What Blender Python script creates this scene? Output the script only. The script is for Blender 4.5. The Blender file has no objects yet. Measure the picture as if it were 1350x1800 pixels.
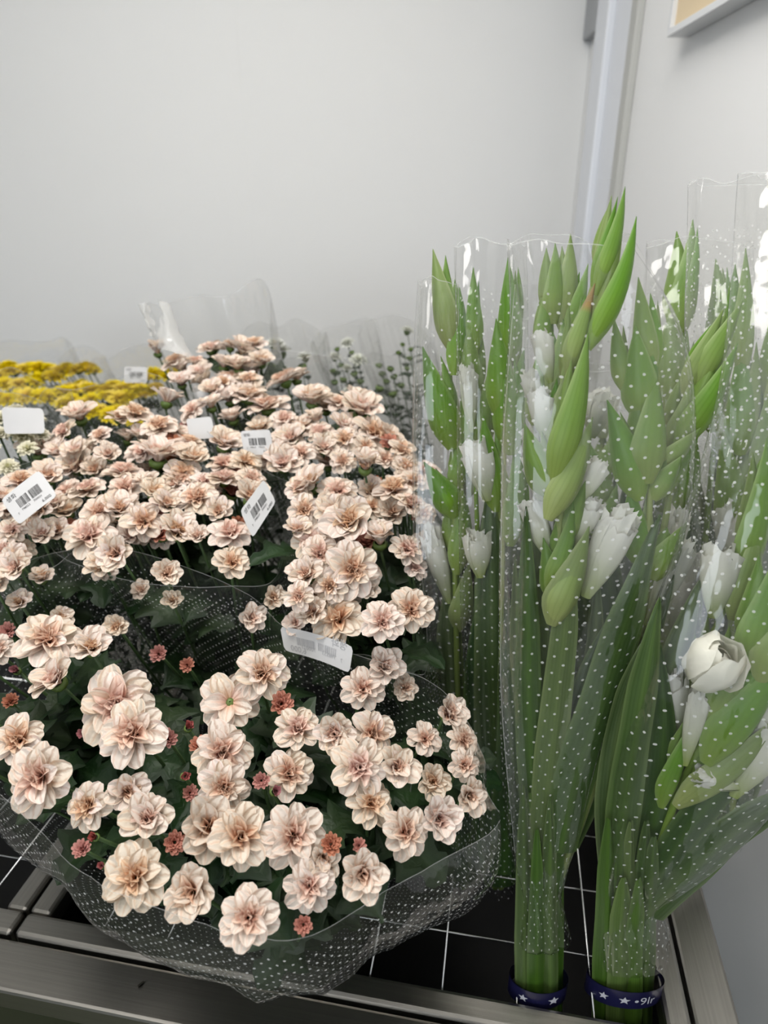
import bpy, math, random
from mathutils import Vector, Matrix, noise
from math import sin, cos, pi, radians, sqrt
random.seed(7)
S = bpy.context.scene
COL = S.collection

# ------------------------------------------------------------------ camera
FPX, PITCH, YAW = 1180.0, radians(23.8), radians(10.1)
CAM = Vector((0, 0, 1.5))
HD = Vector((-sin(YAW), cos(YAW), 0)); RT = Vector((cos(YAW), sin(YAW), 0)); UPV = Vector((0, 0, 1))
FW = HD * cos(PITCH) - UPV * sin(PITCH); UC = HD * sin(PITCH) + UPV * cos(PITCH)
cd = bpy.data.cameras.new('camera'); cam = bpy.data.objects.new('camera', cd); COL.objects.link(cam)
cam.location = CAM; cam.rotation_euler = (pi / 2 - PITCH, 0, YAW)
cd.sensor_fit = 'AUTO'; cd.sensor_width = 36; cd.lens = FPX / 1800 * 36
cd.clip_start = 0.02; cd.dof.use_dof = True; cd.dof.focus_distance = 0.66; cd.dof.aperture_fstop = 4.6
S.camera = cam

# ------------------------------------------------------------------ world, lamps, exposure
w = bpy.data.worlds.new('room_light'); S.world = w; w.use_nodes = True
w.node_tree.nodes['Background'].inputs[0].default_value = (0.95, 0.97, 1.0, 1)
w.node_tree.nodes['Background'].inputs[1].default_value = 0.24
def area(name, loc, sx, sy, power, colr, rot=(0, 0, 0)):
    l = bpy.data.lights.new(name, 'AREA'); l.shape = 'RECTANGLE'; l.size = sx; l.size_y = sy
    l.energy = power; l.color = colr
    o = bpy.data.objects.new(name, l); COL.objects.link(o); o.location = loc; o.rotation_euler = rot
    return o
area('ceiling_lamp', (-0.5, 0.55, 2.72), 1.3, 0.5, 26, (1.0, 0.97, 0.93))
area('ceiling_lamp', (-0.9, -0.9, 2.72), 1.3, 0.5, 18, (1.0, 0.97, 0.93))
area('ceiling_lamp', (-0.35, 1.25, 2.72), 1.3, 0.3, 5, (1.0, 0.98, 0.95))
area('window_daylight', (-0.9, -2.9, 1.65), 2.2, 1.7, 42, (0.84, 0.91, 1.0), (radians(90), 0, radians(-14)))
S.view_settings.view_transform = 'Standard'; S.view_settings.look = 'None'
S.view_settings.exposure = 0.03; S.view_settings.gamma = 1.0; S.view_settings.use_curve_mapping = False
S.cycles.transparent_max_bounces = 16; S.cycles.max_bounces = 4; S.cycles.diffuse_bounces = 2; S.cycles.glossy_bounces = 2; S.cycles.transmission_bounces = 3
S.cycles.use_adaptive_sampling = True; S.cycles.adaptive_threshold = 0.08; S.cycles.adaptive_min_samples = 12; S.cycles.caustics_reflective = False
S.cycles.use_denoising = True; S.cycles.use_light_tree = False

# ------------------------------------------------------------------ helpers
def P(x, y, z):                     # a point seen at pixel (x, y), z metres in front of the lens
    return CAM + (FW + RT * ((x - 675) / FPX) - UC * ((y - 900) / FPX)) * z
def interp(tab, v):
    tab = sorted(tab)
    if v <= tab[0][0]: return tab[0][1]
    for (a, p), (b, q) in zip(tab, tab[1:]):
        if v <= b: return p + (q - p) * (v - a) / (b - a)
    return tab[-1][1]
def mesh(name, V, F, mat=None, uv=None, colr=None, smooth=True):
    m = bpy.data.meshes.new(name); m.from_pydata([tuple(v) for v in V], [], F)
    if mat: m.materials.append(mat)
    if smooth: m.polygons.foreach_set('use_smooth', [True] * len(m.polygons))
    if uv:
        l = m.uv_layers.new(name='UVMap'); d = []
        for lp in m.loops: d += uv[lp.vertex_index]
        l.data.foreach_set('uv', d)
    if colr:
        a = m.color_attributes.new('Col', 'FLOAT_COLOR', 'POINT'); d = []
        for c in colr: d += [c[0], c[1], c[2], 1]
        a.data.foreach_set('color', d)
    m.update(); return m
INV = {}
def obj(name, m, parent=None, mat4=None):
    o = bpy.data.objects.new(name, m); COL.objects.link(o)
    if parent is not None:
        o.parent = parent
        if parent.name in INV: o.matrix_parent_inverse = INV[parent.name]
    if mat4 is not None: o.matrix_basis = mat4
    return o
def thing(name, loc, label, cat, group=None):
    o = bpy.data.objects.new(name, None); COL.objects.link(o); o.location = loc
    o.empty_display_size = 0.05
    o['label'] = label; o['category'] = cat
    if group: o['group'] = group
    INV[o.name] = Matrix.Translation(-Vector(loc)); return o
def structure(o): o['kind'] = 'structure'; return o
def box(a, b):
    (x0, y0, z0), (x1, y1, z1) = a, b
    V = [(x0, y0, z0), (x1, y0, z0), (x1, y1, z0), (x0, y1, z0), (x0, y0, z1), (x1, y0, z1), (x1, y1, z1), (x0, y1, z1)]
    return V, [(0, 3, 2, 1), (4, 5, 6, 7), (0, 1, 5, 4), (1, 2, 6, 5), (2, 3, 7, 6), (3, 0, 4, 7)]
def add_bevel(o, wd, seg=2):
    b = o.modifiers.new('bevel', 'BEVEL'); b.width = wd; b.segments = seg; b.limit_method = 'ANGLE'
def boxobj(name, a, b, mat, parent=None, bevel=0, xf=None):
    V, F = box(a, b)
    if xf: V = [xf @ Vector(v) for v in V]
    o = obj(name, mesh(name, V, F, mat, smooth=False), parent)
    if bevel: add_bevel(o, bevel)
    return o
def catmull(pts, n, closed=False):
    pts = [Vector(p) for p in pts]; k = len(pts); out = []
    seg = k if closed else k - 1
    for i in range(n):
        t = i / (n if closed else n - 1) * seg
        j = min(int(t), seg - 1); u = t - j
        g = (lambda q: pts[q % k]) if closed else (lambda q: pts[max(0, min(k - 1, q))])
        a, b, c, d = g(j - 1), g(j), g(j + 1), g(j + 2)
        out.append(0.5 * ((2 * b) + (c - a) * u + (2 * a - 5 * b + 4 * c - d) * u * u + (3 * b - a - 3 * c + d) * u ** 3))
    return out
def tube_data(pts, rad, sides=6, ell=None):
    V, F = [], []; n = len(pts)
    for i, p in enumerate(pts):
        t = (pts[min(i + 1, n - 1)] - pts[max(i - 1, 0)]).normalized()
        a = t.cross(Vector((0.31, 0.9, 0.27))).normalized(); b = t.cross(a)
        r = rad(i / (n - 1)) if callable(rad) else rad
        for k in range(sides):
            q = 2 * pi * k / sides; V.append(p + a * (r * cos(q)) + b * (r * sin(q)))
    for i in range(n - 1):
        for k in range(sides):
            F.append((i * sides + k, i * sides + (k + 1) % sides, (i + 1) * sides + (k + 1) % sides, (i + 1) * sides + k))
    V += [pts[0], pts[-1]]; c0, c1 = len(V) - 2, len(V) - 1
    for k in range(sides):
        F.append((c0, (k + 1) % sides, k)); F.append((c1, (n - 1) * sides + k, (n - 1) * sides + (k + 1) % sides))
    return V, F
def lerp(a, b, t): return a + (b - a) * t
def mixc(a, b, t): t = max(0, min(1, t)); return tuple(x + (y - x) * t for x, y in zip(a, b))
def frame_mat(pos, nrm, spin, scale):
    n = nrm.normalized(); a = n.cross(Vector((0.2, 0.93, 0.3))).normalized(); b = n.cross(a)
    R = Matrix((a, b, n)).transposed().to_4x4()
    return Matrix.Translation(pos) @ R @ Matrix.Rotation(spin, 4, 'Z') @ Matrix.Scale(scale, 4)

# ------------------------------------------------------------------ materials
class NT:
    def __init__(s, name):
        s.m = bpy.data.materials.new(name); s.m.use_nodes = True; s.t = s.m.node_tree
        s.t.nodes.clear(); s.out = s.t.nodes.new('ShaderNodeOutputMaterial')
    def n(s, typ, **kw):
        nd = s.t.nodes.new('ShaderNode' + typ)
        for k, v in kw.items(): setattr(nd, k, v)
        return nd
    def l(s, a, b): s.t.links.new(a, b)
    def math(s, op, a, b=None, clamp=False):
        nd = s.n('Math', operation=op); nd.use_clamp = clamp
        for i, v in enumerate((a, b)):
            if v is None: continue
            if isinstance(v, (int, float)): nd.inputs[i].default_value = v
            else: s.l(v, nd.inputs[i])
        return nd.outputs[0]
def principled(name, colr, rough=0.5, metal=0.0, spec=0.5, noise_amt=0.0, noise_scale=20, stretch=None, bump=0.0):
    T = NT(name); b = T.n('BsdfPrincipled')
    b.inputs['Base Color'].default_value = (*colr, 1); b.inputs['Roughness'].default_value = rough
    b.inputs['Metallic'].default_value = metal; b.inputs['Specular IOR Level'].default_value = spec
    if noise_amt or bump:
        tc = T.n('TexCoord'); mp = T.n('Mapping'); T.l(tc.outputs['Object'], mp.inputs[0])
        if stretch: mp.inputs['Scale'].default_value = stretch
        nz = T.n('TexNoise'); nz.inputs['Scale'].default_value = noise_scale; nz.inputs['Detail'].default_value = 5
        T.l(mp.outputs[0], nz.inputs['Vector'])
        if noise_amt:
            mx = T.n('Mix', data_type='RGBA'); mx.inputs[6].default_value = (*[c * (1 - noise_amt) for c in colr], 1)
            mx.inputs[7].default_value = (*[min(1, c * (1 + noise_amt)) for c in colr], 1)
            T.l(nz.outputs[0], mx.inputs[0]); T.l(mx.outputs[2], b.inputs['Base Color'])
        if bump:
            bp = T.n('Bump'); bp.inputs['Strength'].default_value = bump; bp.inputs['Distance'].default_value = 0.002
            T.l(nz.outputs[0], bp.inputs['Height']); T.l(bp.outputs[0], b.inputs['Normal'])
    T.l(b.outputs[0], T.out.inputs[0]); return T.m
M = {}
M['wall'] = principled('wall_paint', (0.82, 0.82, 0.805), 0.6, noise_amt=0.012, noise_scale=3)
M['wall_side'] = principled('side_wall_paint', (0.86, 0.86, 0.85), 0.55, noise_amt=0.012, noise_scale=3)
M['ceiling'] = principled('ceiling_paint', (0.8, 0.8, 0.79), 0.8)
M['floor'] = principled('olive_floor', (0.075, 0.085, 0.05), 0.35, noise_amt=0.15, noise_scale=6)
M['trim'] = principled('white_gloss_trim', (0.78, 0.80, 0.84), 0.25)
M['jamb_shadow'] = principled('jamb_shadow_grey', (0.50, 0.50, 0.47), 0.5)  # grey that paints the door jamb's shadow
M['grey_box'] = principled('grey_plastic', (0.36, 0.37, 0.38), 0.45)
M['frame_white'] = principled('white_frame', (0.72, 0.73, 0.74), 0.35)
M['beige'] = principled('beige_print', (0.72, 0.58, 0.38), 0.6, noise_amt=0.05, noise_scale=8)
M['steel'] = principled('brushed_steel', (0.33, 0.315, 0.287), 0.32, 1.0, noise_amt=0.22, noise_scale=14, stretch=(0.35, 30, 30), bump=0.05)
M['steel_v'] = principled('brushed_steel_lengthwise', (0.33, 0.315, 0.287), 0.32, 1.0, noise_amt=0.22, noise_scale=14, stretch=(30, 0.35, 30), bump=0.05)
M['wire'] = principled('chrome_wire', (0.75, 0.75, 0.74), 0.22, 1.0)
M['black'] = principled('black_plastic', (0.004, 0.004, 0.004), 0.4, spec=0.15)
M['paper'] = principled('label_paper', (0.58, 0.575, 0.57), 0.5)
M['ink'] = principled('black_ink', (0.03, 0.03, 0.03), 0.6)
M['ink_faint'] = principled('show_through_ink', (0.36, 0.36, 0.37), 0.6)
M['navy'] = principled('navy_band', (0.012, 0.012, 0.05), 0.3)
M['band_print_glint'] = principled('band_print_glint', (0.62, 0.62, 0.66), 0.4)
M['stem'] = principled('chrysanthemum_stem', (0.055, 0.10, 0.032), 0.5, noise_amt=0.25, noise_scale=60)
M['calyx'] = principled('calyx_green', (0.10, 0.16, 0.03), 0.5, noise_amt=0.3, noise_scale=80)
M['debris'] = principled('dry_leaf_bit', (0.02, 0.02, 0.01), 0.7)

def petal_mat(name, trans=0.3, vary=0.06, hue=0.012, streak=0.5, nst=9, veins=0.0, vcol=(0.86, 0.66, 0.56), vk=1.0):
    T = NT(name); at = T.n('Attribute', attribute_name='Col'); oi = T.n('ObjectInfo')
    hs = T.n('HueSaturation')
    T.l(T.math('ADD', T.math('MULTIPLY', T.math('SUBTRACT', oi.outputs['Random'], 0.5), 2 * hue), 0.5), hs.inputs['Hue'])
    T.l(T.math('ADD', T.math('MULTIPLY', oi.outputs['Random'], 0.35), 0.82), hs.inputs['Saturation'])
    T.l(T.math('ADD', T.math('MULTIPLY', oi.outputs['Random'], -vary), 1.0), hs.inputs['Value'])
    uv = T.n('UVMap'); sp = T.n('SeparateXYZ'); T.l(uv.outputs[0], sp.inputs[0])
    nz = T.n('TexNoise'); nz.inputs['Scale'].default_value = 6; T.l(uv.outputs[0], nz.inputs['Vector'])
    st = T.math('SINE', T.math('ADD', T.math('MULTIPLY', sp.outputs[0], nst * 2 * pi), T.math('MULTIPLY', nz.outputs[0], 3.0)))
    vein = T.math('POWER', T.math('ABSOLUTE', T.math('SINE', T.math('ADD', T.math('MULTIPLY', sp.outputs[0], nst * pi * vk), T.math('MULTIPLY', nz.outputs[0], 1.2)))), 9.0)
    vm = T.n('Mix', data_type='RGBA', blend_type='MULTIPLY'); T.l(T.math('MULTIPLY', vein, veins), vm.inputs[0]); T.l(at.outputs['Color'], vm.inputs[6]); vm.inputs[7].default_value = (*vcol, 1)
    T.l(vm.outputs[2], hs.inputs['Color'])
    bp = T.n('Bump'); bp.inputs['Strength'].default_value = streak; bp.inputs['Distance'].default_value = 0.01
    T.l(st, bp.inputs['Height'])
    b = T.n('BsdfPrincipled'); b.inputs['Roughness'].default_value = 0.55; b.inputs['Specular IOR Level'].default_value = 0.25
    T.l(hs.outputs[0], b.inputs['Base Color']); T.l(bp.outputs[0], b.inputs['Normal'])
    tr = T.n('BsdfTranslucent'); T.l(hs.outputs[0], tr.inputs[0])
    mx = T.n('MixShader'); mx.inputs[0].default_value = trans
    T.l(b.outputs[0], mx.inputs[1]); T.l(tr.outputs[0], mx.inputs[2]); T.l(mx.outputs[0], T.out.inputs[0])
    return T.m
M['petal'] = petal_mat('pink_petal', 0.30, 0.08, 0.012, 0.3, 2.5, 0.55)
M['petal_yellow'] = petal_mat('yellow_petal', 0.2, 0.1, 0.006, 0.2, 3)
M['petal_white'] = petal_mat('white_petal', 0.3, 0.05, 0.004, 0.3, 5)
def leaf_mat(name, trans, rough, spec, nst, streak, vary=0.35, veins=0.0, vcol=(0.7, 0.75, 0.6)):
    m = petal_mat(name, trans, vary, 0.02, streak, nst, veins, vcol)
    b = [n for n in m.node_tree.nodes if n.type == 'BSDF_PRINCIPLED'][0]
    b.inputs['Roughness'].default_value = rough; b.inputs['Specular IOR Level'].default_value = spec
    return m
M['leaf'] = leaf_mat('chrysanthemum_leaf', 0.15, 0.5, 0.35, 2, 0.2)
M['blade'] = leaf_mat('gladiolus_blade', 0.12, 0.36, 0.45, 9, 0.05, 0.35, 0.45)
M['bract'] = leaf_mat('gladiolus_bract', 0.2, 0.42, 0.4, 9, 0.03, 0.15, 0.3)
M['floret'] = petal_mat('gladiolus_floret', 0.35, 0.05, 0.004, 0.08, 3)

def film_mat(name, spacing, rdot, vmin, haze=0.045, dot_op=0.8):
    T = NT(name); uv = T.n('UVMap')
    def grid(off):
        a = T.n('VectorMath', operation='SCALE'); T.l(uv.outputs[0], a.inputs[0]); a.inputs['Scale'].default_value = 1 / spacing
        b = T.n('VectorMath', operation='ADD'); T.l(a.outputs[0], b.inputs[0]); b.inputs[1].default_value = (off, off, 0)
        c = T.n('VectorMath', operation='FRACTION'); T.l(b.outputs[0], c.inputs[0])
        d = T.n('VectorMath', operation='SUBTRACT'); T.l(c.outputs[0], d.inputs[0]); d.inputs[1].default_value = (.5, .5, 0)
        e = T.n('VectorMath', operation='LENGTH'); T.l(d.outputs[0], e.inputs[0])
        return T.math('LESS_THAN', e.outputs['Value'], rdot / spacing)
    dots = T.math('MAXIMUM', grid(0), grid(0.5))
    sp = T.n('SeparateXYZ'); T.l(uv.outputs[0], sp.inputs[0])
    dots = T.math('MULTIPLY', dots, T.math('GREATER_THAN', sp.outputs[1], vmin))
    edge = T.math('LESS_THAN', sp.outputs[1], 0.0009)  # white cut edge, with the lip's highlight painted in
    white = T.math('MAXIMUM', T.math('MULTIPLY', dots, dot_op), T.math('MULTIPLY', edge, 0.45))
    white = T.math('MAXIMUM', white, haze)
    lw = T.n('LayerWeight'); lw.inputs['Blend'].default_value = 0.5
    fres = T.math('ADD', T.math('MULTIPLY', T.math('POWER', lw.outputs['Facing'], 4.0), 0.75), 0.075)
    tc = T.n('TexCoord'); nz = T.n('TexNoise'); nz.inputs['Scale'].default_value = 16; nz.inputs['Detail'].default_value = 3
    mp = T.n('Mapping'); mp.inputs['Scale'].default_value = (1, 1, 0.45); T.l(tc.outputs['Object'], mp.inputs[0]); T.l(mp.outputs[0], nz.inputs['Vector'])
    bp = T.n('Bump'); bp.inputs['Strength'].default_value = 0.6; bp.inputs['Distance'].default_value = 0.012; T.l(nz.outputs[0], bp.inputs['Height'])
    tr = T.n('BsdfTransparent'); tr.inputs[0].default_value = (0.985, 0.985, 0.98, 1)
    gl = T.n('BsdfGlossy'); gl.inputs['Roughness'].default_value = 0.07; T.l(bp.outputs[0], gl.inputs['Normal'])
    df = T.n('BsdfDiffuse'); df.inputs[0].default_value = (0.9, 0.9, 0.88, 1)
    tl = T.n('BsdfTranslucent'); tl.inputs[0].default_value = (0.9, 0.9, 0.88, 1)
    wm = T.n('MixShader'); wm.inputs[0].default_value = 0.4; T.l(df.outputs[0], wm.inputs[1]); T.l(tl.outputs[0], wm.inputs[2])
    m1 = T.n('MixShader'); T.l(fres, m1.inputs[0]); T.l(tr.outputs[0], m1.inputs[1]); T.l(gl.outputs[0], m1.inputs[2])
    m2 = T.n('MixShader'); T.l(white, m2.inputs[0]); T.l(m1.outputs[0], m2.inputs[1]); T.l(wm.outputs[0], m2.inputs[2])
    T.l(m2.outputs[0], T.out.inputs[0]); return T.m
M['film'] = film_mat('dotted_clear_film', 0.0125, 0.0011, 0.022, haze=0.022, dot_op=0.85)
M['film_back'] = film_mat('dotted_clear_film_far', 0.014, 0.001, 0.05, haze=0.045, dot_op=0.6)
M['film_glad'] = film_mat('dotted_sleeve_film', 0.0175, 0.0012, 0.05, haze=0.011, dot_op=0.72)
M['film_crumple'] = film_mat('crumpled_film_corner', 0.0175, 0.00115, 9.0, haze=0.42)  # heavy white haze paints the glint on the crumpled corner
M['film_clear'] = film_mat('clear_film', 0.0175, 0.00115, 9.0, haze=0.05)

# ------------------------------------------------------------------ the room
WDIR = Vector((-sin(radians(11.66)), cos(radians(11.66)), 0)); WN = Vector((-WDIR.y, WDIR.x, 0))   # along / out of the side wall
W0 = Vector((0.330, 1.684, 0))
def wall_xf():      # local: x along the side wall (away from the camera), y out into the room, z up
    return Matrix.Translation(W0) @ Matrix((WDIR, WN, UPV)).transposed().to_4x4()
WX = wall_xf()
CORNER = 0.74
structure(boxobj('wall_right', (-3.2, -0.1, 0), (CORNER, 0, 2.75), M['wall_side'], xf=WX))
structure(boxobj('wall_back', (CORNER, -0.1, 0), (CORNER + 0.1, 1.02, 2.75), M['wall'], xf=WX))
structure(boxobj('wall_back', (CORNER - 0.0012, 1.02, 0), (CORNER + 0.1, 5.0, 2.75), M['wall'], xf=WX))
structure(boxobj('floor', (-5, -3.5, -0.1), (2.5, 3.6, 0), M['floor']))
structure(boxobj('ceiling', (-5, -3.5, 2.75), (2.5, 3.6, 2.85), M['ceiling']))
structure(boxobj('trim_1', (0.50, 0, 0), (0.60, 0.03, 2.75), M['trim'], bevel=0.004, xf=WX))
structure(boxobj('trim_2', (0.36, 0, 0), (0.50, 0.012, 2.75), M['trim'], bevel=0.003, xf=WX))
structure(boxobj('jamb_shadow_strip', (0.315, 0, 0), (0.36, 0.018, 2.75), M['jamb_shadow'], bevel=0.003, xf=WX))  # grey strip standing in for the shadow along the door jamb
g = boxobj('grey_flat_box', (0.61, 0, 1.965), (0.735, 0.025, 2.25), M['grey_box'], bevel=0.004, xf=WX)  # plain grey box, flat on the side wall
g['label'] = 'grey flat box high in the corner beside the white trim'; g['category'] = 'box'
pf = thing('picture_frame', WX @ Vector((0.0, 0, 1.85)), 'white picture frame with beige print on the side wall', 'picture frame')
fx0, fx1, fz0, fz1, fd = -0.62, 0.04, 1.832, 2.35, 0.045
boxobj('frame_rail', (fx0, 0.001, fz0), (fx1, fd, fz0 + 0.013), M['frame_white'], pf, 0.001, WX)
boxobj('frame_rail', (fx0, 0.001, fz1 - 0.02), (fx1, fd, fz1), M['frame_white'], pf, 0.001, WX)
boxobj('frame_stile', (fx0, 0.001, fz0 + 0.013), (fx0 + 0.02, fd, fz1 - 0.02), M['frame_white'], pf, 0.001, WX)
boxobj('frame_stile', (fx1 - 0.012, 0.001, fz0 + 0.013), (fx1, fd, fz1 - 0.02), M['frame_white'], pf, 0.001, WX)
boxobj('picture', (fx0 + 0.02, 0.001, fz0 + 0.013), (fx1 - 0.012, 0.036, fz1 - 0.02), M['beige'], pf, 0, WX)

# ------------------------------------------------------------------ the steel display rack
ZG = 0.70
rk = thing('flower_display_rack', (-0.3, 1.0, 0), 'brushed steel flower rack with wire grid over black bins', 'display rack')
YB = 1.62
boxobj('front_rail', (-1.75, 0.392, 0.665), (0.303, 0.447, ZG), M['steel'], rk, 0.004)
boxobj('side_rail', (0.254, 0.447, 0.665), (0.303, YB, ZG), M['steel_v'], rk, 0.004)
boxobj('rear_rail', (-1.75, YB, 0.665), (0.303, YB + 0.05, ZG), M['steel'], rk, 0.004)
for x0, x1 in ((-0.537, 0.25), (-1.75, -0.542)):           # two bin inserts, each with a folded rim
    for nm, a, b, mt in (('bin_rim', (x0, 0.451, 0.672), (x1, 0.480, ZG + 0.004), 'steel'), ('bin_rim', (x0, 0.480, 0.672), (x0 + 0.028, YB - 0.02, ZG + 0.004), 'steel_v'),
                         ('bin_rim', (x1 - 0.028, 0.480, 0.672), (x1, YB - 0.02, ZG + 0.004), 'steel_v')):
        boxobj(nm, a, b, M[mt], rk, 0.005)
    for a, b in (((x0 + 0.02, 0.47, 0.54), (x1 - 0.02, 0.474, 0.672)), ((x0 + 0.02, YB - 0.04, 0.54), (x1 - 0.02, YB - 0.036, 0.672)),
                 ((x0 + 0.02, 0.474, 0.54), (x0 + 0.024, YB - 0.04, 0.672)), ((x1 - 0.024, 0.474, 0.54), (x1 - 0.02, YB - 0.04, 0.672)),
                 ((x0 + 0.02, 0.47, 0.535), (x1 - 0.02, YB - 0.036, 0.54))):
        boxobj('bin_panel', a, b, M['black'], rk)
def wire(a, b, mm=0.0013, dip=True):
    a, b = Vector(a), Vector(b)
    V, F = tube_data([a, lerp(a, b, .5), b], mm, 6)
    return obj('grid_wire', mesh('grid_wire', V, F, M['wire']), rk)
for k in range(-6, 3):
    wire((-0.019 + 0.0835 * k, 0.479, ZG - 0.004), (-0.019 + 0.0835 * k, YB - 0.02, ZG - 0.004))
for k in range(1, 13):
    wire((-0.515, 0.466 + 0.087 * k, ZG - 0.0066), (0.225, 0.466 + 0.087 * k, ZG - 0.0066))
for k in range(1, 13):
    wire((-1.73, 0.466 + 0.087 * k, ZG - 0.0066), (-0.565, 0.466 + 0.087 * k, ZG - 0.0066))
for k in range(-14, -6):
    wire((-0.019 + 0.0835 * k, 0.479, ZG - 0.004), (-0.019 + 0.0835 * k, YB - 0.02, ZG - 0.004))
for x, y in ((-1.70, 0.42), (0.278, 0.42), (-1.70, 1.645), (0.278, 1.645)):
    boxobj('leg', (x - 0.02, y - 0.02, 0), (x + 0.02, y + 0.02, 0.665), M['steel'], rk, 0.003)
db = obj('leaf_scrap', mesh('leaf_scrap', [Vector(v) for v in ((-.36, .424, ZG + .0005), (-.357, .421, ZG + .003), (-.353, .428, ZG + .0035), (-.356, .430, ZG + .0005))], [(0, 1, 2, 3)], M['debris']))
db['label'] = 'tiny dark dry leaf scrap lying on the steel front rail'; db['category'] = 'leaf'

# ------------------------------------------------------------------ petals and blossoms
def petal_data(L, W, bend, cup, ctip, cbase, tmix, notch=0.0, nu=6, nv=6, fold=0.0, seed=0, wmax=0.62):
    rnd = random.Random(seed); V, F, UVS, C = [], [], [], []
    wob = rnd.uniform(-0.10, 0.10); tw = rnd.uniform(-0.25, 0.25); tipc = rnd.uniform(-0.5, 0.3)
    x = z = 0.0; prev = 0.0
    for i in range(nu + 1):
        t = i / nu; ang = bend * (0.5 - t) + tipc * max(0, t - 0.7)
        ds = L * (t - prev); prev = t; x += ds * cos(ang); z += ds * sin(ang)
        if t < wmax: wd = 0.24 + 0.76 * sin(pi / 2 * t / wmax) ** 1.1
        else: wd = sqrt(max(0.0, 1 - ((t - wmax) / (1.03 - wmax)) ** 2.2))
        wd *= W
        for j in range(nv + 1):
            v = j / nv * 2 - 1
            y = wd * v * (1 - fold * abs(v) * 0.4) + wob * L * t * t
            zz = z + cup * wd * (v * v) + fold * wd * abs(v) + tw * wd * v * t
            xx = x - cup * 0.25 * wd * v * v - (notch * L * (1 - abs(v)) if i == nu else 0)
            V.append((xx, y, zz)); UVS.append((j / nv, t))
            C.append(mixc(cbase, ctip, (t / tmix) ** 1.2 + 0.1 * abs(v)))
    for i in range(nu):
        for j in range(nv):
            a = i * (nv + 1) + j; F.append((a, a + 1, a + nv + 2, a + nv + 1))
    return V, F, UVS, C
def join(parts, mat, name):
    V, F, U, C = [], [], [], []
    for (v, f, u, c), m4 in parts:
        o = len(V); V += [m4 @ Vector(p) for p in v]; F += [tuple(i + o for i in q) for q in f]; U += u; C += c
    return mesh(name, V, F, mat, U, C)
def pm(az, elev, r0, roll=0.0, s=1.0, z=0.0):
    return Matrix.Translation((0, 0, z)) @ Matrix.Rotation(az, 4, 'Z') @ Matrix.Translation((r0, 0, 0)) @ Matrix.Rotation(-elev, 4, 'Y') @ Matrix.Rotation(roll, 4, 'X') @ Matrix.Scale(s, 4)
CT = (0.97, 0.855, 0.745); CT2 = (0.95, 0.735, 0.585); CB = (0.91, 0.58, 0.42); CB2 = (0.82, 0.36, 0.23)
OUT = [petal_data(0.48, 0.168, 0.6, 0.34, CT, CB, 0.50, 0.015 * (k % 3), nu=8, seed=k, wmax=0.62 + 0.03 * (k % 3)) for k in range(6)]
SEC = [petal_data(0.40, 0.135, 0.8, 0.5, CT, CB, 0.66, 0.015 * (k % 2), nu=8, seed=20 + k, wmax=0.66) for k in range(6)]
INN = [petal_data(0.31, 0.105, 0.9, 0.7, CT2, CB2, 0.85, seed=40 + k, nu=5, nv=4, fold=0.25) for k in range(5)]
OUTM = [mesh('petal', *d[:2], M['petal'], d[2], d[3]) for d in OUT]
SECM = [mesh('petal', *d[:2], M['petal'], d[2], d[3]) for d in SEC]
def inner_parts(rnd, n1, n2, open_=1.0):
    L = []; tilt = rnd.uniform(-0.12, 0.12)
    for k in range(n1):
        L.append((INN[rnd.randrange(5)], pm(2 * pi * k / n1 + rnd.uniform(-.3, .3), radians(rnd.uniform(38, 58)) * open_, 0.05, rnd.uniform(-.5, .5), rnd.uniform(.85, 1.1), 0.03)))
    for k in range(n2):
        L.append((INN[rnd.randrange(5)], pm(2 * pi * k / n2 + rnd.uniform(-.4, .4), radians(rnd.uniform(62, 85)), 0.035, rnd.uniform(-.7, .7), rnd.uniform(.6, .85), 0.04)))
    return L
def layout(rnd, style):
    """outer petal placements of one blossom: list of (kind, index, matrix)"""
    if style == 'open': e1, e2, n1, n2 = (2, 20), (24, 42), rnd.choice((9, 9, 10)), rnd.choice((5, 6, 7))
    elif style == 'half': e1, e2, n1, n2 = (32, 50), (48, 64), 8, 6
    else: e1, e2, n1, n2 = (52, 66), (62, 76), 9, 6
    L = []; a0 = rnd.uniform(0, 6.28)
    for k in range(n1):
        L.append((0, rnd.randrange(6), pm(a0 + 2 * pi * k / n1 + rnd.uniform(-.14, .14), radians(rnd.uniform(*e1)), 0.045, rnd.uniform(-.25, .25), rnd.uniform(.88, 1.06))))
    for k in range(n2):
        L.append((1, rnd.randrange(6), pm(a0 + .4 + 2 * pi * k / n2 + rnd.uniform(-.22, .22), radians(rnd.uniform(*e2)), 0.045, rnd.uniform(-.35, .35), rnd.uniform(.82, 1.05), 0.02)))
    return L
RB = random.Random(3)
HEARTS = [join(inner_parts(RB, 8, 7), M['petal'], 'blossom') for _ in range(5)]
LAY = {s: [layout(RB, s) for _ in range(5)] for s in ('open', 'half', 'cup')}
FULL = {s: [join([((OUT, SEC)[k][i], m) for k, i, m in LAY[s][q]] + inner_parts(RB, 6, 5), M['petal'], 'blossom') for q in range(5)] for s in LAY}
def small_head(n, colt, colb, e0, e1, L, W, mat, name, layers=3):
    pr = [petal_data(L, W, 0.5, 0.5, colt, colb, 0.7, seed=90 + k, nu=4, nv=3) for k in range(3)]
    parts = []
    for ly in range(layers):
        f = ly / max(1, layers - 1)
        for k in range(n - ly * 2):
            parts.append((pr[RB.randrange(3)], pm(2 * pi * (k + .5 * ly) / (n - ly * 2) + RB.uniform(-.15, .15), radians(lerp(e0, e1, f) + RB.uniform(-8, 8)), 0.05, RB.uniform(-.3, .3), lerp(1, .55, f), .03 * ly)))
    return join(parts, mat, name)
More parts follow.
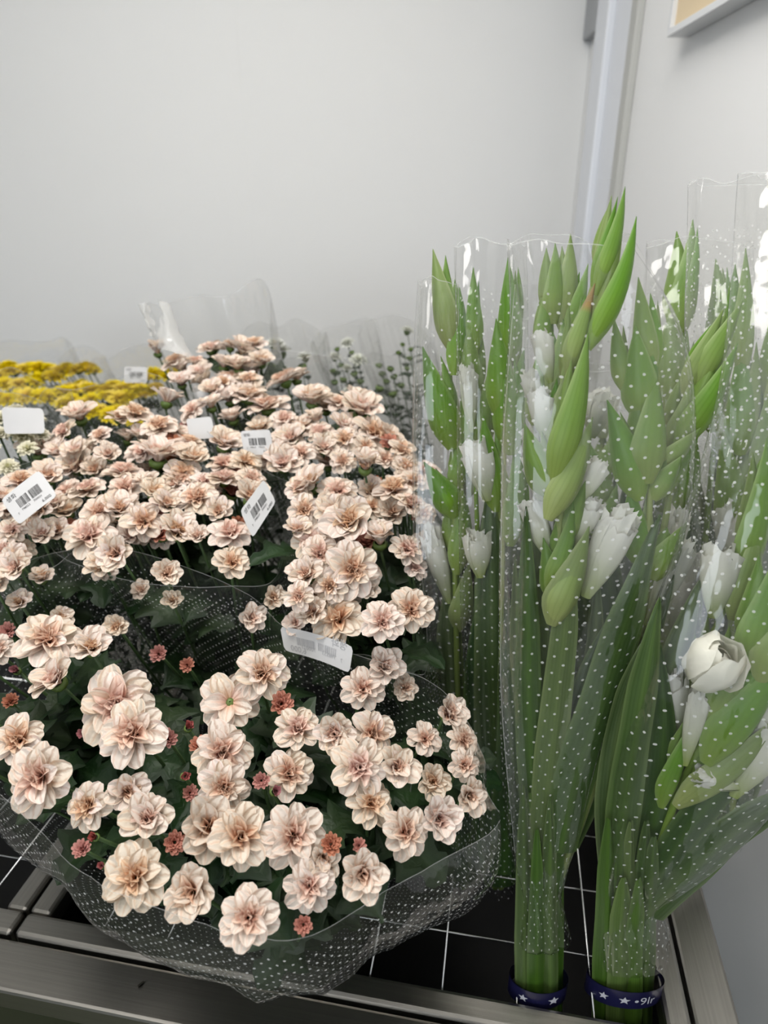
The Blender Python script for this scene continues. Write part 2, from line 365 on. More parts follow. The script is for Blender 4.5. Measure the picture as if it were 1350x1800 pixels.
TUFT = [small_head(11, (0.72, 0.34, 0.26), (0.52, 0.14, 0.10), 40, 78, 0.45, 0.13, M['petal'], 'half_open_bud', 4) for _ in range(2)]
BUDM = [small_head(8, (0.52, 0.17, 0.17), (0.34, 0.07, 0.06), 74, 86, 0.55, 0.17, M['petal'], 'closed_bud', 3) for _ in range(2)]
YEL = [small_head(14, (0.97, 0.76, 0.015), (0.86, 0.55, 0.01), 5, 60, 0.46, 0.10, M['petal_yellow'], 'blossom', 4) for _ in range(3)]
WHT = [small_head(14, (0.86, 0.87, 0.80), (0.75, 0.78, 0.55), 8, 62, 0.46, 0.10, M['petal_white'], 'blossom', 4) for _ in range(3)]
CRM = [small_head(13, (0.88, 0.84, 0.68), (0.72, 0.70, 0.32), 8, 62, 0.46, 0.12, M['petal_white'], 'blossom', 4) for _ in range(3)]
def cup_data(r, h, sides=10):
    V = []; F = []
    prof = [(0.12, -h), (0.5, -h * 0.85), (0.95, -h * 0.4), (1.0, 0), (0.7, h * 0.12)]
    for i, (q, zz) in enumerate(prof):
        for k in range(sides):
            rr = r * q * (1.08 if (k % 2 and i in (2, 3)) else 1.0); V.append((rr * cos(2 * pi * k / sides), rr * sin(2 * pi * k / sides), zz))
    for i in range(len(prof) - 1):
        for k in range(sides):
            F.append((i * sides + k, i * sides + (k + 1) % sides, (i + 1) * sides + (k + 1) % sides, (i + 1) * sides + k))
    return V, F
CAL = mesh('calyx', *cup_data(0.145, 0.17), M['calyx'])
CALS = mesh('calyx', *cup_data(0.22, 0.30), M['calyx'])
EYE = mesh('green_eye', *cup_data(0.09, -0.06), M['calyx'])

# lobed chrysanthemum leaf
def mum_leaf(seed):
    rnd = random.Random(seed); V, F, U, C = [], [], [], []; nu, nv = 14, 4; L = 1.0
    for i in range(nu + 1):
        t = i / nu; lob = 1 + 0.38 * cos(2 * pi * t * 3.2 + 0.6)
        wd = 0.32 * lob * (sin(pi * min(1, t * 0.93 + 0.04)) ** 0.8) if t < 1 else 0.004
        if t < 0.14: wd = 0.03
        for j in range(nv + 1):
            v = j / nv * 2 - 1
            V.append((L * t + 0.10 * abs(v) * wd, wd * v, 0.10 * sin(pi * t) - 0.25 * t * t + 0.25 * wd * abs(v) + rnd.uniform(-.012, .012)))
            U.append((j / nv, t)); C.append(mixc((0.026, 0.058, 0.016), (0.013, 0.034, 0.010), abs(v) + .25 * sin(9 * t)))
    for i in range(nu):
        for j in range(nv):
            a = i * (nv + 1) + j; F.append((a, a + 1, a + nv + 2, a + nv + 1))
    return mesh('leaf', V, F, M['leaf'], U, C)
MLEAF = [mum_leaf(k) for k in range(4)]

# ------------------------------------------------------------------ film
def film_mesh(rows, mat, name='film_wrap', closed=True):
    """rows of points, first row is the open lip; uv in metres"""
    n = len(rows[0]); V = [p for r in rows for p in r]; U = []; F = []
    ub = [0.0]
    mid = rows[2]
    for i in range(1, n + 1): ub.append(ub[-1] + (mid[i % n] - mid[i - 1]).length)
    acc = [0.0] * n
    for j, r in enumerate(rows):
        for i in range(n):
            if j: acc[i] += (r[i] - rows[j - 1][i]).length
            U.append((ub[i], acc[i]))
    m = len(rows)
    LU = []
    for j in range(m - 1):
        for i in range(n if closed else n - 1):
            k = (i + 1) % n; F.append((j * n + i, j * n + k, (j + 1) * n + k, (j + 1) * n + i))
            q = [U[j * n + i], U[j * n + k], U[(j + 1) * n + k], U[(j + 1) * n + i]]
            if k == 0: q[1] = (ub[n], q[1][1]); q[2] = (ub[n], q[2][1])
            LU += q
    me = mesh(name, V, F, mat)
    l = me.uv_layers.new(name='UVMap'); l.data.foreach_set('uv', [c for q in LU for c in q])
    return me
def cone_film(lip, base, rb, mat, drop=0.05, out=0.0, wr=0.004, n=120, m=30, seed=0, closed=True, pleat=9):
    L = catmull(lip, n, True); c = sum(L, Vector()) / n; rows = []
    dirs = []
    for i in range(n):
        d = L[i] - c; d.z = 0; dirs.append(d.normalized())
    for j in range(m):
        s = (j / (m - 1)) ** 1.25; row = []
        for i in range(n):
            a = L[i]; ctrl = a + Vector((0, 0, -drop)) + dirs[i] * out; b = base + dirs[i] * rb
            p = a * (1 - s) ** 2 + ctrl * 2 * s * (1 - s) + b * s * s
            th = 2 * pi * i / n
            k = noise.noise(Vector((cos(th) * pleat * .35, sin(th) * pleat * .35, s * 1.1 + seed * 7.3))) + 0.5 * noise.noise(Vector((cos(th) * pleat, sin(th) * pleat, s * 2 + seed)))
            p = p + dirs[i] * (k * wr * (0.35 + 1.2 * sin(pi * min(1, s * 1.2 + .05))))
            row.append(p)
        rows.append(row)
    return film_mesh(rows, mat)
def sleeve_film(rings, mat, wr=0.004, n=72, m=46, seed=0, flat=0.45):
    """rings: (px, py, z, half width px); a flattened tube, sealed at both sides"""
    cs = catmull([P(x, y, z) for x, y, z, h in rings], m); hs = catmull([Vector((h / FPX * z, 0, 0)) for x, y, z, h in rings], m)
    rows = []
    for j in range(m):
        s = j / (m - 1); row = []; hw = max(0.008, hs[j].x)
        for i in range(n):
            th = 2 * pi * i / n
            k = noise.noise(Vector((cos(th) * 2.2, sin(th) * 2.2, s * 2.5 + seed * 3.1))) + .6 * noise.noise(Vector((cos(th) * 5, sin(th) * 5, s * 5 + seed)))
            cx = cos(th); cx = math.copysign(abs(cx) ** 0.8, cx); sy = sin(th) * max(flat, 0.02 / hw if hw < .03 else flat)
            p = cs[j] + RT * (hw * cx) + HD * (hw * sy); d = (RT * cx + HD * sy)
            top = 0.012 * noise.noise(Vector((cos(th) * 1.5, sin(th) * 1.5, seed * 2.0))) * max(0, 1 - s * 6)
            row.append(p + d.normalized() * (k * wr) + UPV * top)
        rows.append(row)
    return film_mesh(rows, mat)

# ------------------------------------------------------------------ price labels
def text_polys(s, size, align='LEFT'):
    cu = bpy.data.curves.new('t', 'FONT'); cu.body = s; cu.size = size; cu.align_x = align; cu.resolution_u = 2
    o = bpy.data.objects.new('t', cu); COL.objects.link(o)
    dg = bpy.context.evaluated_depsgraph_get(); m = bpy.data.meshes.new_from_object(o.evaluated_get(dg))
    V = [tuple(v.co[:2]) for v in m.vertices]; F = [tuple(p.vertices) for p in m.polygons]
    bpy.data.objects.remove(o); bpy.data.curves.remove(cu); bpy.data.meshes.remove(m); return V, F
TXT = {k: text_polys(t, sz) for k, (t, sz) in {'name': ('\uc0dd\ud654', 0.13), 'num1': ('798553', 0.07), 'num2': ('700021', 0.07), 'lead': ('7', 0.07), 'price': ('6,000', 0.10)}.items()}
def label(parent, corners, print_='full', bend=0.004, mat=None):
    TL, TR, BR, BL = corners; nrm = (TR - TL).cross(TL - BL).normalized()
    if nrm.dot(CAM - TL) < 0: nrm = -nrm
    A = (TL - BL).length / (TR - TL).length
    def Q(u, v, off=0.0):           # u 0..1 rightwards, v 0..1 upwards
        p = lerp(lerp(BL, BR, u), lerp(TL, TR, u), v); return p + nrm * (bend * (4 * u * (1 - u)) + off)
    nu, nv, r = 12, 6, 0.07; V, F = [], []
    def uvs(i, j):
        u, v = i / nu, j / nv
        if j in (0, nv) and i in (0, nu): u = r * .35 if i == 0 else 1 - r * .35; v = r * .5 if j == 0 else 1 - r * .5
        return u, v
    for lay in (0.0, -0.0003):
        for j in range(nv + 1):
            for i in range(nu + 1): V.append(Q(*uvs(i, j), lay))
    st = (nu + 1) * (nv + 1)
    for j in range(nv):
        for i in range(nu):
            a = j * (nu + 1) + i; F.append((a, a + 1, a + nu + 2, a + nu + 1)); F.append((st + a, st + a + nu + 1, st + a + nu + 2, st + a + 1))
    lb = obj('price_label', mesh('price_label', V, F, M['paper'], smooth=False), parent)
    lb['label'] = 'white barcode price sticker' if print_ != 'blank' else 'white blank-looking sticker'
    if print_ == 'blank': return lb
    V, F = [], []; flip = print_ == 'mirror'
    def add(pts, faces):
        o = len(V)
        for u, v in pts: V.append(Q(1 - u if flip else u, v, 0.00035))
        F.extend(tuple(i + o for i in f) for f in faces)
    def txt(key, u0, v0): vs, fs = TXT[key]; add([(u0 + x, v0 + y / A) for x, y in vs], fs)
    rnd = random.Random(5)
    u = 0.24
    while u < 0.80:
        wd = rnd.choice((.007, .007, .012, .018)); add([(u, .38), (u + wd, .38), (u + wd, .68), (u, .68)], [(0, 1, 2, 3)])
        u += wd + rnd.choice((.008, .008, .014)); 
        if 0.50 < u < 0.525: u = 0.55
    txt('name', 0.08, 0.76); txt('num1', 0.24, 0.27); txt('num2', 0.54, 0.27); txt('lead', 0.13, 0.24)
    txt('price', 0.68, 0.09)
    obj('lettering', mesh('lettering', V, F, M['ink_faint'] if flip else M['ink'], smooth=False), lb)
    return lb
def label_px(parent, px, z, **kw):
    zs = z if isinstance(z, (list, tuple)) else [z] * 4
    return label(parent, [P(x, y, q) for (x, y), q in zip(px, zs)], **kw)

# ------------------------------------------------------------------ bouquets
ZTAB = [(1640, .52), (1450, .58), (1300, .64), (1100, .735), (1000, .79), (900, .86), (800, .95), (700, 1.08), (620, 1.25)]
def stem_to(parent, top, base, r=0.0022, bow=0.02, rnd=random):
    mid = lerp(top, base, .45) + Vector((rnd.uniform(-bow, bow), rnd.uniform(-bow, bow), 0)) + (base - top).cross(Vector((0, 0, 1))) * 0
    mid.z = lerp(top.z, base.z, 0.5); mid += Vector(((top.x - base.x), (top.y - base.y), 0)) * 0.12
    pts = catmull([top, mid, base], 8); V, F = tube_data(pts, lambda t: r * (0.8 + .35 * t), 6)
    return obj('stem', mesh('stem', V, F, M['stem']), parent)
def bouquet(name, label_, heads, base, lip=None, group='pink chrysanthemum bouquets', face=(1.0, 0.35, 0.3), zoff=0.0, film=None, leaves=34, drop=0.06, rb=0.028, seed=0,
            meshes=None, leaf_size=(0.05, 0.085), sep=300, small=None, cat='bouquet', wr=0.005, out=0.0, ztab=None, hs=1.12, fill=0, under=0):
    rnd = random.Random(100 + seed); heads = list(heads)
    for k in range(fill):
        h = rnd.choice(heads[:20]); heads.append((h[0] + rnd.uniform(-40, 40), h[1] + rnd.uniform(-8, 34), rnd.uniform(40, 58), rnd.choice(('open', 'half', 'half', 'open', 'tuft')), rnd.uniform(.02, .05)))
    root = thing(name, base, label_, cat, group); npet = 0; pos = []
    heads3 = []
    for h in heads:
        x, y, d = h[:3]; style = h[3] if len(h) > 3 else None; z = interp(ztab or ZTAB, y) + zoff + rnd.uniform(-.008, .008) + (h[4] if len(h) > 4 else 0)
        heads3.append((P(x, y, z), hs * d / FPX * z, style, x, y))
    cen = sum((h[0] for h in heads3), Vector()) / len(heads3)
    for p, dia, style, x, y in heads3:
        tc = (CAM - p).normalized(); o_ = (p - cen); o_.z = 0
        nrm = tc * face[0] + UPV * face[1] + o_ * (face[2] / 0.1) + Vector((rnd.uniform(-.3, .3), rnd.uniform(-.3, .3), rnd.uniform(-.15, .15)))
        if style == 'cup': nrm = UPV * 1.0 + tc * 0.15 + Vector((rnd.uniform(-.15, .15), 0, 0))
        nrm.normalize()
        m4 = frame_mat(p, nrm, rnd.uniform(0, 6.28), dia)
        if meshes: b = obj('blossom', rnd.choice(meshes), root, m4); obj('calyx', CAL, b)
        elif style == 'bud': b = obj('bud', rnd.choice(BUDM), root, m4); obj('calyx', CALS, b)
        elif style == 'tuft': b = obj('bud', rnd.choice(TUFT), root, m4); obj('calyx', CALS, b)
        else:
            st = style if style in LAY else ('open' if rnd.random() < .72 else 'half')
            q = rnd.randrange(5)
            if st != 'open': m4 = m4 @ Matrix.Scale(1.25 if st == 'half' else 1.45, 4)
            if npet + len(LAY[st][q]) <= sep:
                b = obj('blossom', HEARTS[q] if style != 'eye' else EYE, root, m4)
                for k, i, mm in LAY[st][q]: obj('petal', (OUTM, SECM)[k][i], b, mm)
                npet += len(LAY[st][q])
            else: b = obj('blossom', FULL[st][q], root, m4)
            obj('calyx', CAL, b)
        stem_to(root, p - nrm * dia * 0.12, base + Vector((rnd.uniform(-1, 1), rnd.uniform(-1, 1), 0)) * rb * .7, 0.0021 if not small else small, 0.02, rnd)
        pos.append((p, nrm))
    for k in range(leaves):
        p, nrm = rnd.choice(pos); t = rnd.uniform(0.06, 0.55)
        q = lerp(p, base, t) + Vector(((p.x - base.x), (p.y - base.y), 0)) * (0.12 * 4 * t * (1 - t)); a = rnd.uniform(0, 6.28)
        d = Vector((cos(a), sin(a), rnd.uniform(-.1, .7))).normalized(); up = (UPV + Vector((rnd.uniform(-.5, .5), rnd.uniform(-.7, .1), 0))).normalized()
        y_ = up.cross(d).normalized(); zz = d.cross(y_)
        m4 = Matrix.Translation(q) @ Matrix((d, y_, zz)).transposed().to_4x4() @ Matrix.Scale(rnd.uniform(*leaf_size), 4)
        obj('leaf', rnd.choice(MLEAF), root, m4)
    for k in range(under):           # leaves tucked close under the flower heads
        (p, nrm), (p2, _) = rnd.choice(pos), rnd.choice(pos)
        if (p - p2).length > .16: p2 = p
        q = lerp(p, p2, rnd.uniform(0, .6)); q = lerp(q, base, rnd.uniform(.09, .22)) - UPV * rnd.uniform(.01, .03); a = rnd.uniform(0, 6.28)
        d = Vector((cos(a), sin(a), rnd.uniform(-.2, .35))).normalized(); y_ = (nrm + UPV * .4).normalized().cross(d).normalized(); L_ = rnd.uniform(.055, .09)
        obj('leaf', rnd.choice(MLEAF), root, Matrix.Translation(q - d * L_ * .5) @ Matrix((d, y_, d.cross(y_))).transposed().to_4x4() @ Matrix.Scale(L_, 4))
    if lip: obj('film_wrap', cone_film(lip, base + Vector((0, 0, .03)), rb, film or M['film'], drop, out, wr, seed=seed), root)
    return root, cen
def ring(cen, rx, ry, tilt, dz, n=14, seed=0, amp=0.015):
    rnd = random.Random(seed + 900); out = []
    for k in range(n):
        a = 2 * pi * k / n; out.append(cen + RT * (rx * cos(a)) + HD * (ry * sin(a)) + UPV * (dz + tilt * sin(a) + rnd.uniform(-amp, amp)))
    return out

# --- front bouquet
H1 = [(85, 1131, 112), (161, 1143, 66, 'half'), (102, 1200, 82, 'half'), (212, 1240, 140, 'open', .015), (239, 1291, 118, 'open', -.015), (36, 1302, 92), (76, 1367, 124, 'open', -.01),
      (459, 1187, 95), (404, 1235, 108, 'eye', .01), (331, 1280, 32, 'bud'), (389, 1324, 105), (296, 1300, 42, 'tuft'), (350, 1313, 42, 'tuft'), (393, 1383, 92), (324, 1365, 32, 'bud'),
      (333, 1394, 34, 'tuft'), (159, 1417, 86), (224, 1391, 70, 'half'), (262, 1443, 84), (493, 1238, 52, 'tuft'), (522, 1285, 82), (589, 1290, 70), (652, 1290, 84), (630, 1350, 100, 'open', -.01),
      (696, 1350, 72), (507, 1361, 90), (648, 1413, 90), (710, 1463, 90), (514, 1468, 112, 'open', -.01), (637, 1213, 78, 'open', .03), (365, 1454, 104), (422, 1472, 110, 'open', -.012),
      (307, 1480, 48, 'tuft'), (146, 1494, 40, 'tuft'), (168, 1472, 30, 'bud'), (241, 1543, 118), (341, 1567, 90), (180, 1522, 24, 'bud'), (438, 1612, 104), (544, 1557, 90), (566, 1508, 62, 'half', .01),
      (637, 1535, 82), (533, 1624, 40, 'tuft'), (581, 1485, 46, 'tuft'), (630, 1487, 32, 'tuft'), (460, 1372, 36, 'tuft'), (482, 1392, 34, 'bud'), (785, 1257, 62, 'half', .02), (811, 1302, 64, 'open', .02),
      (815, 1345, 60, 'open', .02), (822, 1398, 60, 'half', .015), (768, 1440, 74, 'half', .01), (745, 1300, 60, 'open', .03), (760, 1375, 60, 'half', .03), (150, 1290, 30, 'bud', .04), (30, 1180, 30, 'bud', .04), (-50, 1240, 90), (-70, 1330, 90), (-120, 1200, 90, 'open', .03), (-130, 1270, 80), (-60, 1150, 50, 'half', .05), (20, 1235, 34, 'tuft', .05)]
lip1 = [P(*q) for q in ((-150, 1180, .70), (-90, 1300, .62), (0, 1392, .575), (90, 1478, .55), (180, 1552, .535), (290, 1602, .52), (420, 1640, .512), (540, 1650, .515), (650, 1585, .535), (760, 1520, .555),
                        (872, 1450, .575), (852, 1385, .60), (845, 1320, .62), (812, 1252, .655), (760, 1203, .685), (690, 1172, .705), (600, 1142, .73), (505, 1105, .755), (440, 1046, .785), (330, 998, .81), (190, 962, .83), (50, 985, .83), (-80, 1070, .78))]
b1, c1 = bouquet('chrysanthemum_bouquet', 'largest pink chrysanthemum bouquet in front, its film drooping over the steel rail', H1, Vector((-0.235, 0.80, 0.55)), lip1, hs=1.04, leaves=100, under=160, drop=0.23, out=0.02, seed=1,
                 face=(1.0, 0.25, 0.25), leaf_size=(0.045, 0.085), wr=0.008)
label_px(b1, [(492, 1100), (621, 1137), (614, 1184), (500, 1144)], [.752, .715, .715, .752], print_='mirror', bend=-0.006)
# --- bouquet right of the middle
H2 = [(642, 824, 52, 'cup', -.03), (550, 857, 64), (526, 862, 50), (594, 868, 70), (694, 865, 70), (726, 850, 56), (654, 870, 50, 'half', .03), (535, 898, 56), (587, 902, 56), (722, 890, 56), (617, 924, 84),
      (524, 936, 46), (668, 955, 56, 'cup'), (713, 968, 62), (552, 954, 72), (618, 1003, 96), (581, 1031, 60), (541, 1014, 60), (563, 975, 64), (526, 1049, 50), (641, 1040, 44, 'half', .03), (596, 1092, 92, 'open', .03),
      (520, 1096, 40, 'half', .04), (553, 1078, 50, 'half', .02), (672, 1095, 72), (722, 1073, 76), (674, 1174, 60, 'half', .05), (711, 1209, 44, 'half', .06), (745, 905, 40), (745, 960, 44, 'half', .03), (690, 905, 50, 'half', .03), (600, 960, 44, 'half', .04)]
c = P(625, 960, .86)
b2, _ = bouquet('chrysanthemum_bouquet', 'crisp pink chrysanthemum bouquet between the big front bouquet and the gladioli', H2, Vector((-0.02, 0.97, 0.55)), None, leaves=60, fill=14, under=40, seed=2, face=(0.7, 0.55, 0.3), zoff=-.02)
lip2 = [P(*q) for q in ((505, 1090, .77), (560, 1150, .75), (640, 1150, .745), (705, 1175, .74), (748, 1180, .735), (757, 1100, .75), (740, 1010, .77), (735, 930, .80), (735, 840, .86), (725, 790, .93), (640, 765, .97), (540, 770, .97), (512, 830, .92), (500, 930, .85), (490, 1020, .79))]
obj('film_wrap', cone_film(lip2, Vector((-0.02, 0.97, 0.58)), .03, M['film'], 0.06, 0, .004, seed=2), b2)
# --- middle-left bouquet
H3 = [(156, 865, 64), (218, 835, 64), (222, 862, 62), (315, 847, 60), (278, 810, 78), (333, 783, 54), (393, 787, 58), (322, 835, 62), (393, 820, 58), (304, 858, 50), (393, 846, 64), (441, 846, 54), (348, 880, 74), (293, 891, 54),
      (252, 920, 70), (385, 902, 46), (311, 939, 64, 'half'), (211, 902, 60), (159, 946, 84), (207, 976, 64, 'half'), (174, 902, 58), (348, 946, 40, 'half'), (405, 943, 78), (407, 991, 64), (122, 866, 50), (259, 854, 44), (293, 1010, 48, 'half'),
      (185, 996, 58, 'half', .02), (304, 1058, 34, 'half', .04), (207, 1103, 40, 'half', .06), (441, 1088, 46, 'half', .03), (478, 1052, 40, 'half', .03), (250, 800, 60), (340, 812, 54), (430, 815, 54), (270, 870, 50), (230, 945, 44, 'half', .03), (360, 850, 50), (440, 880, 60), (120, 905, 50, 'half', .02), (280, 1150, 34, 'tuft', .08), (330, 1170, 30, 'tuft', .08), (250, 1040, 34, 'half', .06)]
b3, c3 = bouquet('chrysanthemum_bouquet', 'broad pink chrysanthemum bouquet in the middle left, tilted price sticker on its right', H3, Vector((-0.42, 1.08, 0.55)), None, leaves=60, fill=26, under=40, seed=3, face=(0.45, 0.8, 0.35))
lip3 = [P(*q) for q in ((90, 960, .84), (190, 1010, .80), (300, 1030, .79), (400, 1030, .79), (480, 1020, .80), (505, 940, .84), (505, 860, .90), (490, 790, .98), (430, 735, 1.05), (330, 730, 1.08), (220, 745, 1.05), (130, 790, .98), (95, 870, .91))]
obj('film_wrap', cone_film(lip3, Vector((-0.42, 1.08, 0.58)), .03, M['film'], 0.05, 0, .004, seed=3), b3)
label_px(b3, [(422, 898), (464, 842), (485, 882), (444, 946)], [.80, .82, .82, .80], bend=.001)
# --- left edge bouquet
H4 = [(37, 850, 58), (85, 843, 54), (22, 935, 50), (70, 898, 54), (74, 943, 46, 'half'), (7, 969, 46), (33, 987, 54, 'half'), (30, 1000, 54, 'half', -.01), (37, 1062, 40, 'half', .03), (107, 1088, 38, 'half', .05), (-20, 900, 56), (-30, 850, 56), (100, 890, 40), (50, 930, 40, 'half', .03), (5, 880, 46), (-10, 1030, 46, 'half'), (75, 1020, 40, 'half', .04), (15, 1110, 34, 'tuft', .05)]
b4, _ = bouquet('chrysanthemum_bouquet', 'pink chrysanthemum bouquet at the left edge with a slanted barcode sticker', H4, Vector((-0.62, 0.98, 0.55)), None, leaves=40, fill=10, under=40, seed=4, face=(0.5, 0.75, 0.3))
lip4 = [P(*q) for q in ((-120, 960, .84), (-40, 1010, .80), (60, 1010, .80), (135, 960, .83), (150, 890, .89), (125, 800, .97), (95, 720, 1.06), (20, 690, 1.1), (-80, 700, 1.08), (-130, 800, .98), (-140, 890, .90))]
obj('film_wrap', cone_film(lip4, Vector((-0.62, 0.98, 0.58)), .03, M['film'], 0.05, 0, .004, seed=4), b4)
label_px(b4, [(1, 879), (69, 826), (101, 871), (33, 923)], [.81, .82, .81, .80], bend=.001)
# --- further back
H5 = [(141, 738, 58, 'half'), (115, 762, 50), (178, 769, 44), (237, 731, 62), (209, 738, 46), (281, 754, 64), (293, 708, 52), (193, 802, 40, 'half'), (70, 798, 60, 'half', .05), (150, 800, 44, 'half', .04), (250, 775, 46, 'half', .04), (105, 800, 44, 'half', .04), (310, 770, 44, 'half', .03), (225, 775, 40, 'half', .05)]
b5, _ = bouquet('chrysanthemum_bouquet', 'small loose pink chrysanthemum bouquet in front of the yellow flowers', H5, Vector((-0.60, 1.22, 0.55)), ring(P(195, 745, 1.05), .125, .09, .05, .01, seed=5), leaves=30, fill=8, seed=5, face=(0.3, 0.9, 0.4), film=M['film_back'])
H6 = [(372, 717, 44), (439, 702, 68), (472, 720, 78), (502, 672, 64), (435, 672, 48), (391, 680, 48), (550, 709, 60), (557, 743, 36, 'cup'), (594, 713, 50), (635, 728, 74), (561, 765, 54), (606, 776, 54), (654, 765, 74), (602, 754, 46), (569, 791, 46), (513, 776, 54), (498, 820, 62), (602, 813, 46), (713, 824, 50), (706, 795, 50), (341, 724, 48), (460, 760, 46, 'half', .03), (530, 800, 50), (640, 790, 48), (500, 740, 48), (410, 740, 44, 'half', .02), (675, 810, 46), (680, 770, 44, 'half', .02)]
b6, _ = bouquet('chrysanthemum_bouquet', 'wide pale pink chrysanthemum bouquet behind the middle, barcode sticker facing forward', H6, Vector((-0.22, 1.28, 0.55)), None, leaves=40, fill=22, seed=6, face=(0.35, 0.85, 0.35))
lip6 = [P(*q) for q in ((345, 740, 1.0), (420, 800, .95), (520, 850, .91), (620, 850, .91), (710, 840, .92), (730, 760, .99), (725, 690, 1.08), (650, 640, 1.16), (540, 620, 1.2), (440, 620, 1.2), (360, 655, 1.14), (335, 700, 1.06))]
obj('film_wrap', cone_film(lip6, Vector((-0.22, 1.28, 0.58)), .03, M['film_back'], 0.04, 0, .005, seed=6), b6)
label_px(b6, [(422, 758), (475, 755), (481, 799), (430, 800)], .955, bend=.003)
label_px(b6, [(327, 737), (371, 732), (380, 770), (334, 773)], .985, print_='blank', bend=.001)
H7 = [(370, 617, 48), (426, 624, 58), (448, 609, 50), (393, 646, 44, 'half'), (419, 650, 44, 'half'), (344, 639, 40), (393, 676, 44), (437, 672, 48), (460, 640, 40, 'half'), (405, 612, 44), (355, 660, 40, 'half', .03), (375, 690, 40, 'half', .02), (278, 621, 34, 'cup'), (325, 650, 36, 'half', .04), (430, 700, 40, 'half', .03)]
b7, _ = bouquet('chrysanthemum_bouquet', 'peach chrysanthemum bouquet standing highest at the back beside a crumpled film corner', H7, Vector((-0.43, 1.42, 0.6)), None, leaves=30, fill=8, seed=7, face=(0.15, 1.0, 0.35), zoff=-.02)
lip7 = [P(*q) for q in ((252, 540, 1.24), (300, 650, 1.16), (360, 700, 1.12), (430, 700, 1.12), (475, 640, 1.18), (480, 570, 1.26), (460, 490, 1.34), (400, 520, 1.36), (340, 520, 1.36), (292, 535, 1.3))]
obj('film_wrap', cone_film(lip7, Vector((-0.43, 1.42, 0.63)), .03, M['film_clear'], 0.03, 0, .010, seed=7, pleat=12), b7)
def film_corner(root, quad, n=14, amp=.008, seed=0):
    TL, TR, BR, BL = [P(*q) for q in quad]; rows = []
    for j in range(n):
        v = j / (n - 1); row = []
        for i in range(n):
            u = i / (n - 1); p = lerp(lerp(TL, TR, u), lerp(BL, BR, u), v)
            row.append(p - FW * (.018 * sin(pi * u) + amp * noise.noise(Vector((u * 4, v * 3, seed)))) + RT * amp * noise.noise(Vector((u * 3, v * 5, seed + 4))))
        rows.append(row)
    o = obj('film_corner', film_mesh(rows, M['film_crumple'], 'film_corner', closed=False), root); o['label'] = 'crumpled corner of the film, whitened for its glint'
film_corner(b7, [(284, 530, 1.25), (296, 536, 1.25), (338, 632, 1.19), (277, 612, 1.2)], seed=2)
film_corner(b7, [(249, 538, 1.26), (262, 537, 1.26), (277, 600, 1.21), (266, 590, 1.21)], seed=5)
label_px(b7, [(343, 690), (381, 677), (396, 704), (356, 714)], 1.105, print_='blank', bend=.002)
# cream bouquet on the left
HC = [(5, 738, 44), (38, 768, 46), (60, 735, 40), (0, 765, 40), (15, 822, 34), (-25, 750, 44), (70, 765, 34), (25, 725, 40), (50, 790, 34), (-20, 790, 40)]
bc, _ = bouquet('chrysanthemum_bouquet', 'cream white chrysanthemum bouquet at the left edge behind a hazy sticker', HC, Vector((-0.80, 1.2, 0.55)), ring(P(20, 755, 1.06), .10, .08, .05, .02, seed=8), group='white flower bouquets', leaves=24, seed=8, face=(0.2, 1.0, 0.3), meshes=CRM, film=M['film_back'])
label_px(bc, [(2, 716), (76, 718), (79, 762), (8, 763)], .97, print_='blank', bend=.002)
# yellow bouquets
def scatter(regs, dmin, dmax, seed):
    rnd = random.Random(seed); out = []
    for x0, x1, y0, y1, n in regs:
        for k in range(n):
            f = (k + .5) / n; out.append((lerp(x0, x1, f) + rnd.uniform(-4, 4), lerp(y0, y1, rnd.random()), rnd.uniform(dmin, dmax)))
    return out
ZY = [(620, 1.75), (660, 1.70), (700, 1.58), (760, 1.42)]
for sd, regs, base, lb, lip in ((11, [(-20, 100, 644, 656, 13), (-20, 105, 664, 678, 10), (-10, 95, 694, 706, 6)], (-1.10, 1.85, .62), 'bright yellow chrysanthemum bouquet farthest left along the wall', ring(P(40, 660, 1.66), .13, .1, .05, .03, seed=11)),
                                (12, [(108, 170, 648, 656, 8), (105, 170, 676, 692, 8), (105, 165, 700, 716, 6)], (-.93, 1.87, .62), 'narrow yellow chrysanthemum bouquet in the middle of the yellow row', ring(P(135, 672, 1.64), .075, .08, .05, .02, seed=12)),
                                (13, [(182, 275, 678, 692, 10), (180, 260, 694, 704, 7), (150, 250, 722, 742, 9), (255, 318, 656, 668, 7)], (-.76, 1.75, .62), 'yellow chrysanthemum bouquet with a small barcode card beside the peach bouquet', ring(P(225, 685, 1.60), .10, .09, .05, .03, seed=13))):
    by, _ = bouquet('chrysanthemum_bouquet', lb, scatter(regs, 28, 40, sd), Vector(base), lip, group='yellow chrysanthemum bouquets', leaves=26, seed=sd, face=(0.1, 1.0, 0.2), meshes=YEL, film=M['film_back'], ztab=ZY, small=.0018)
    if sd == 13: label_px(by, [(218, 645), (259, 645), (259, 673), (218, 673)], 1.55, bend=.001)
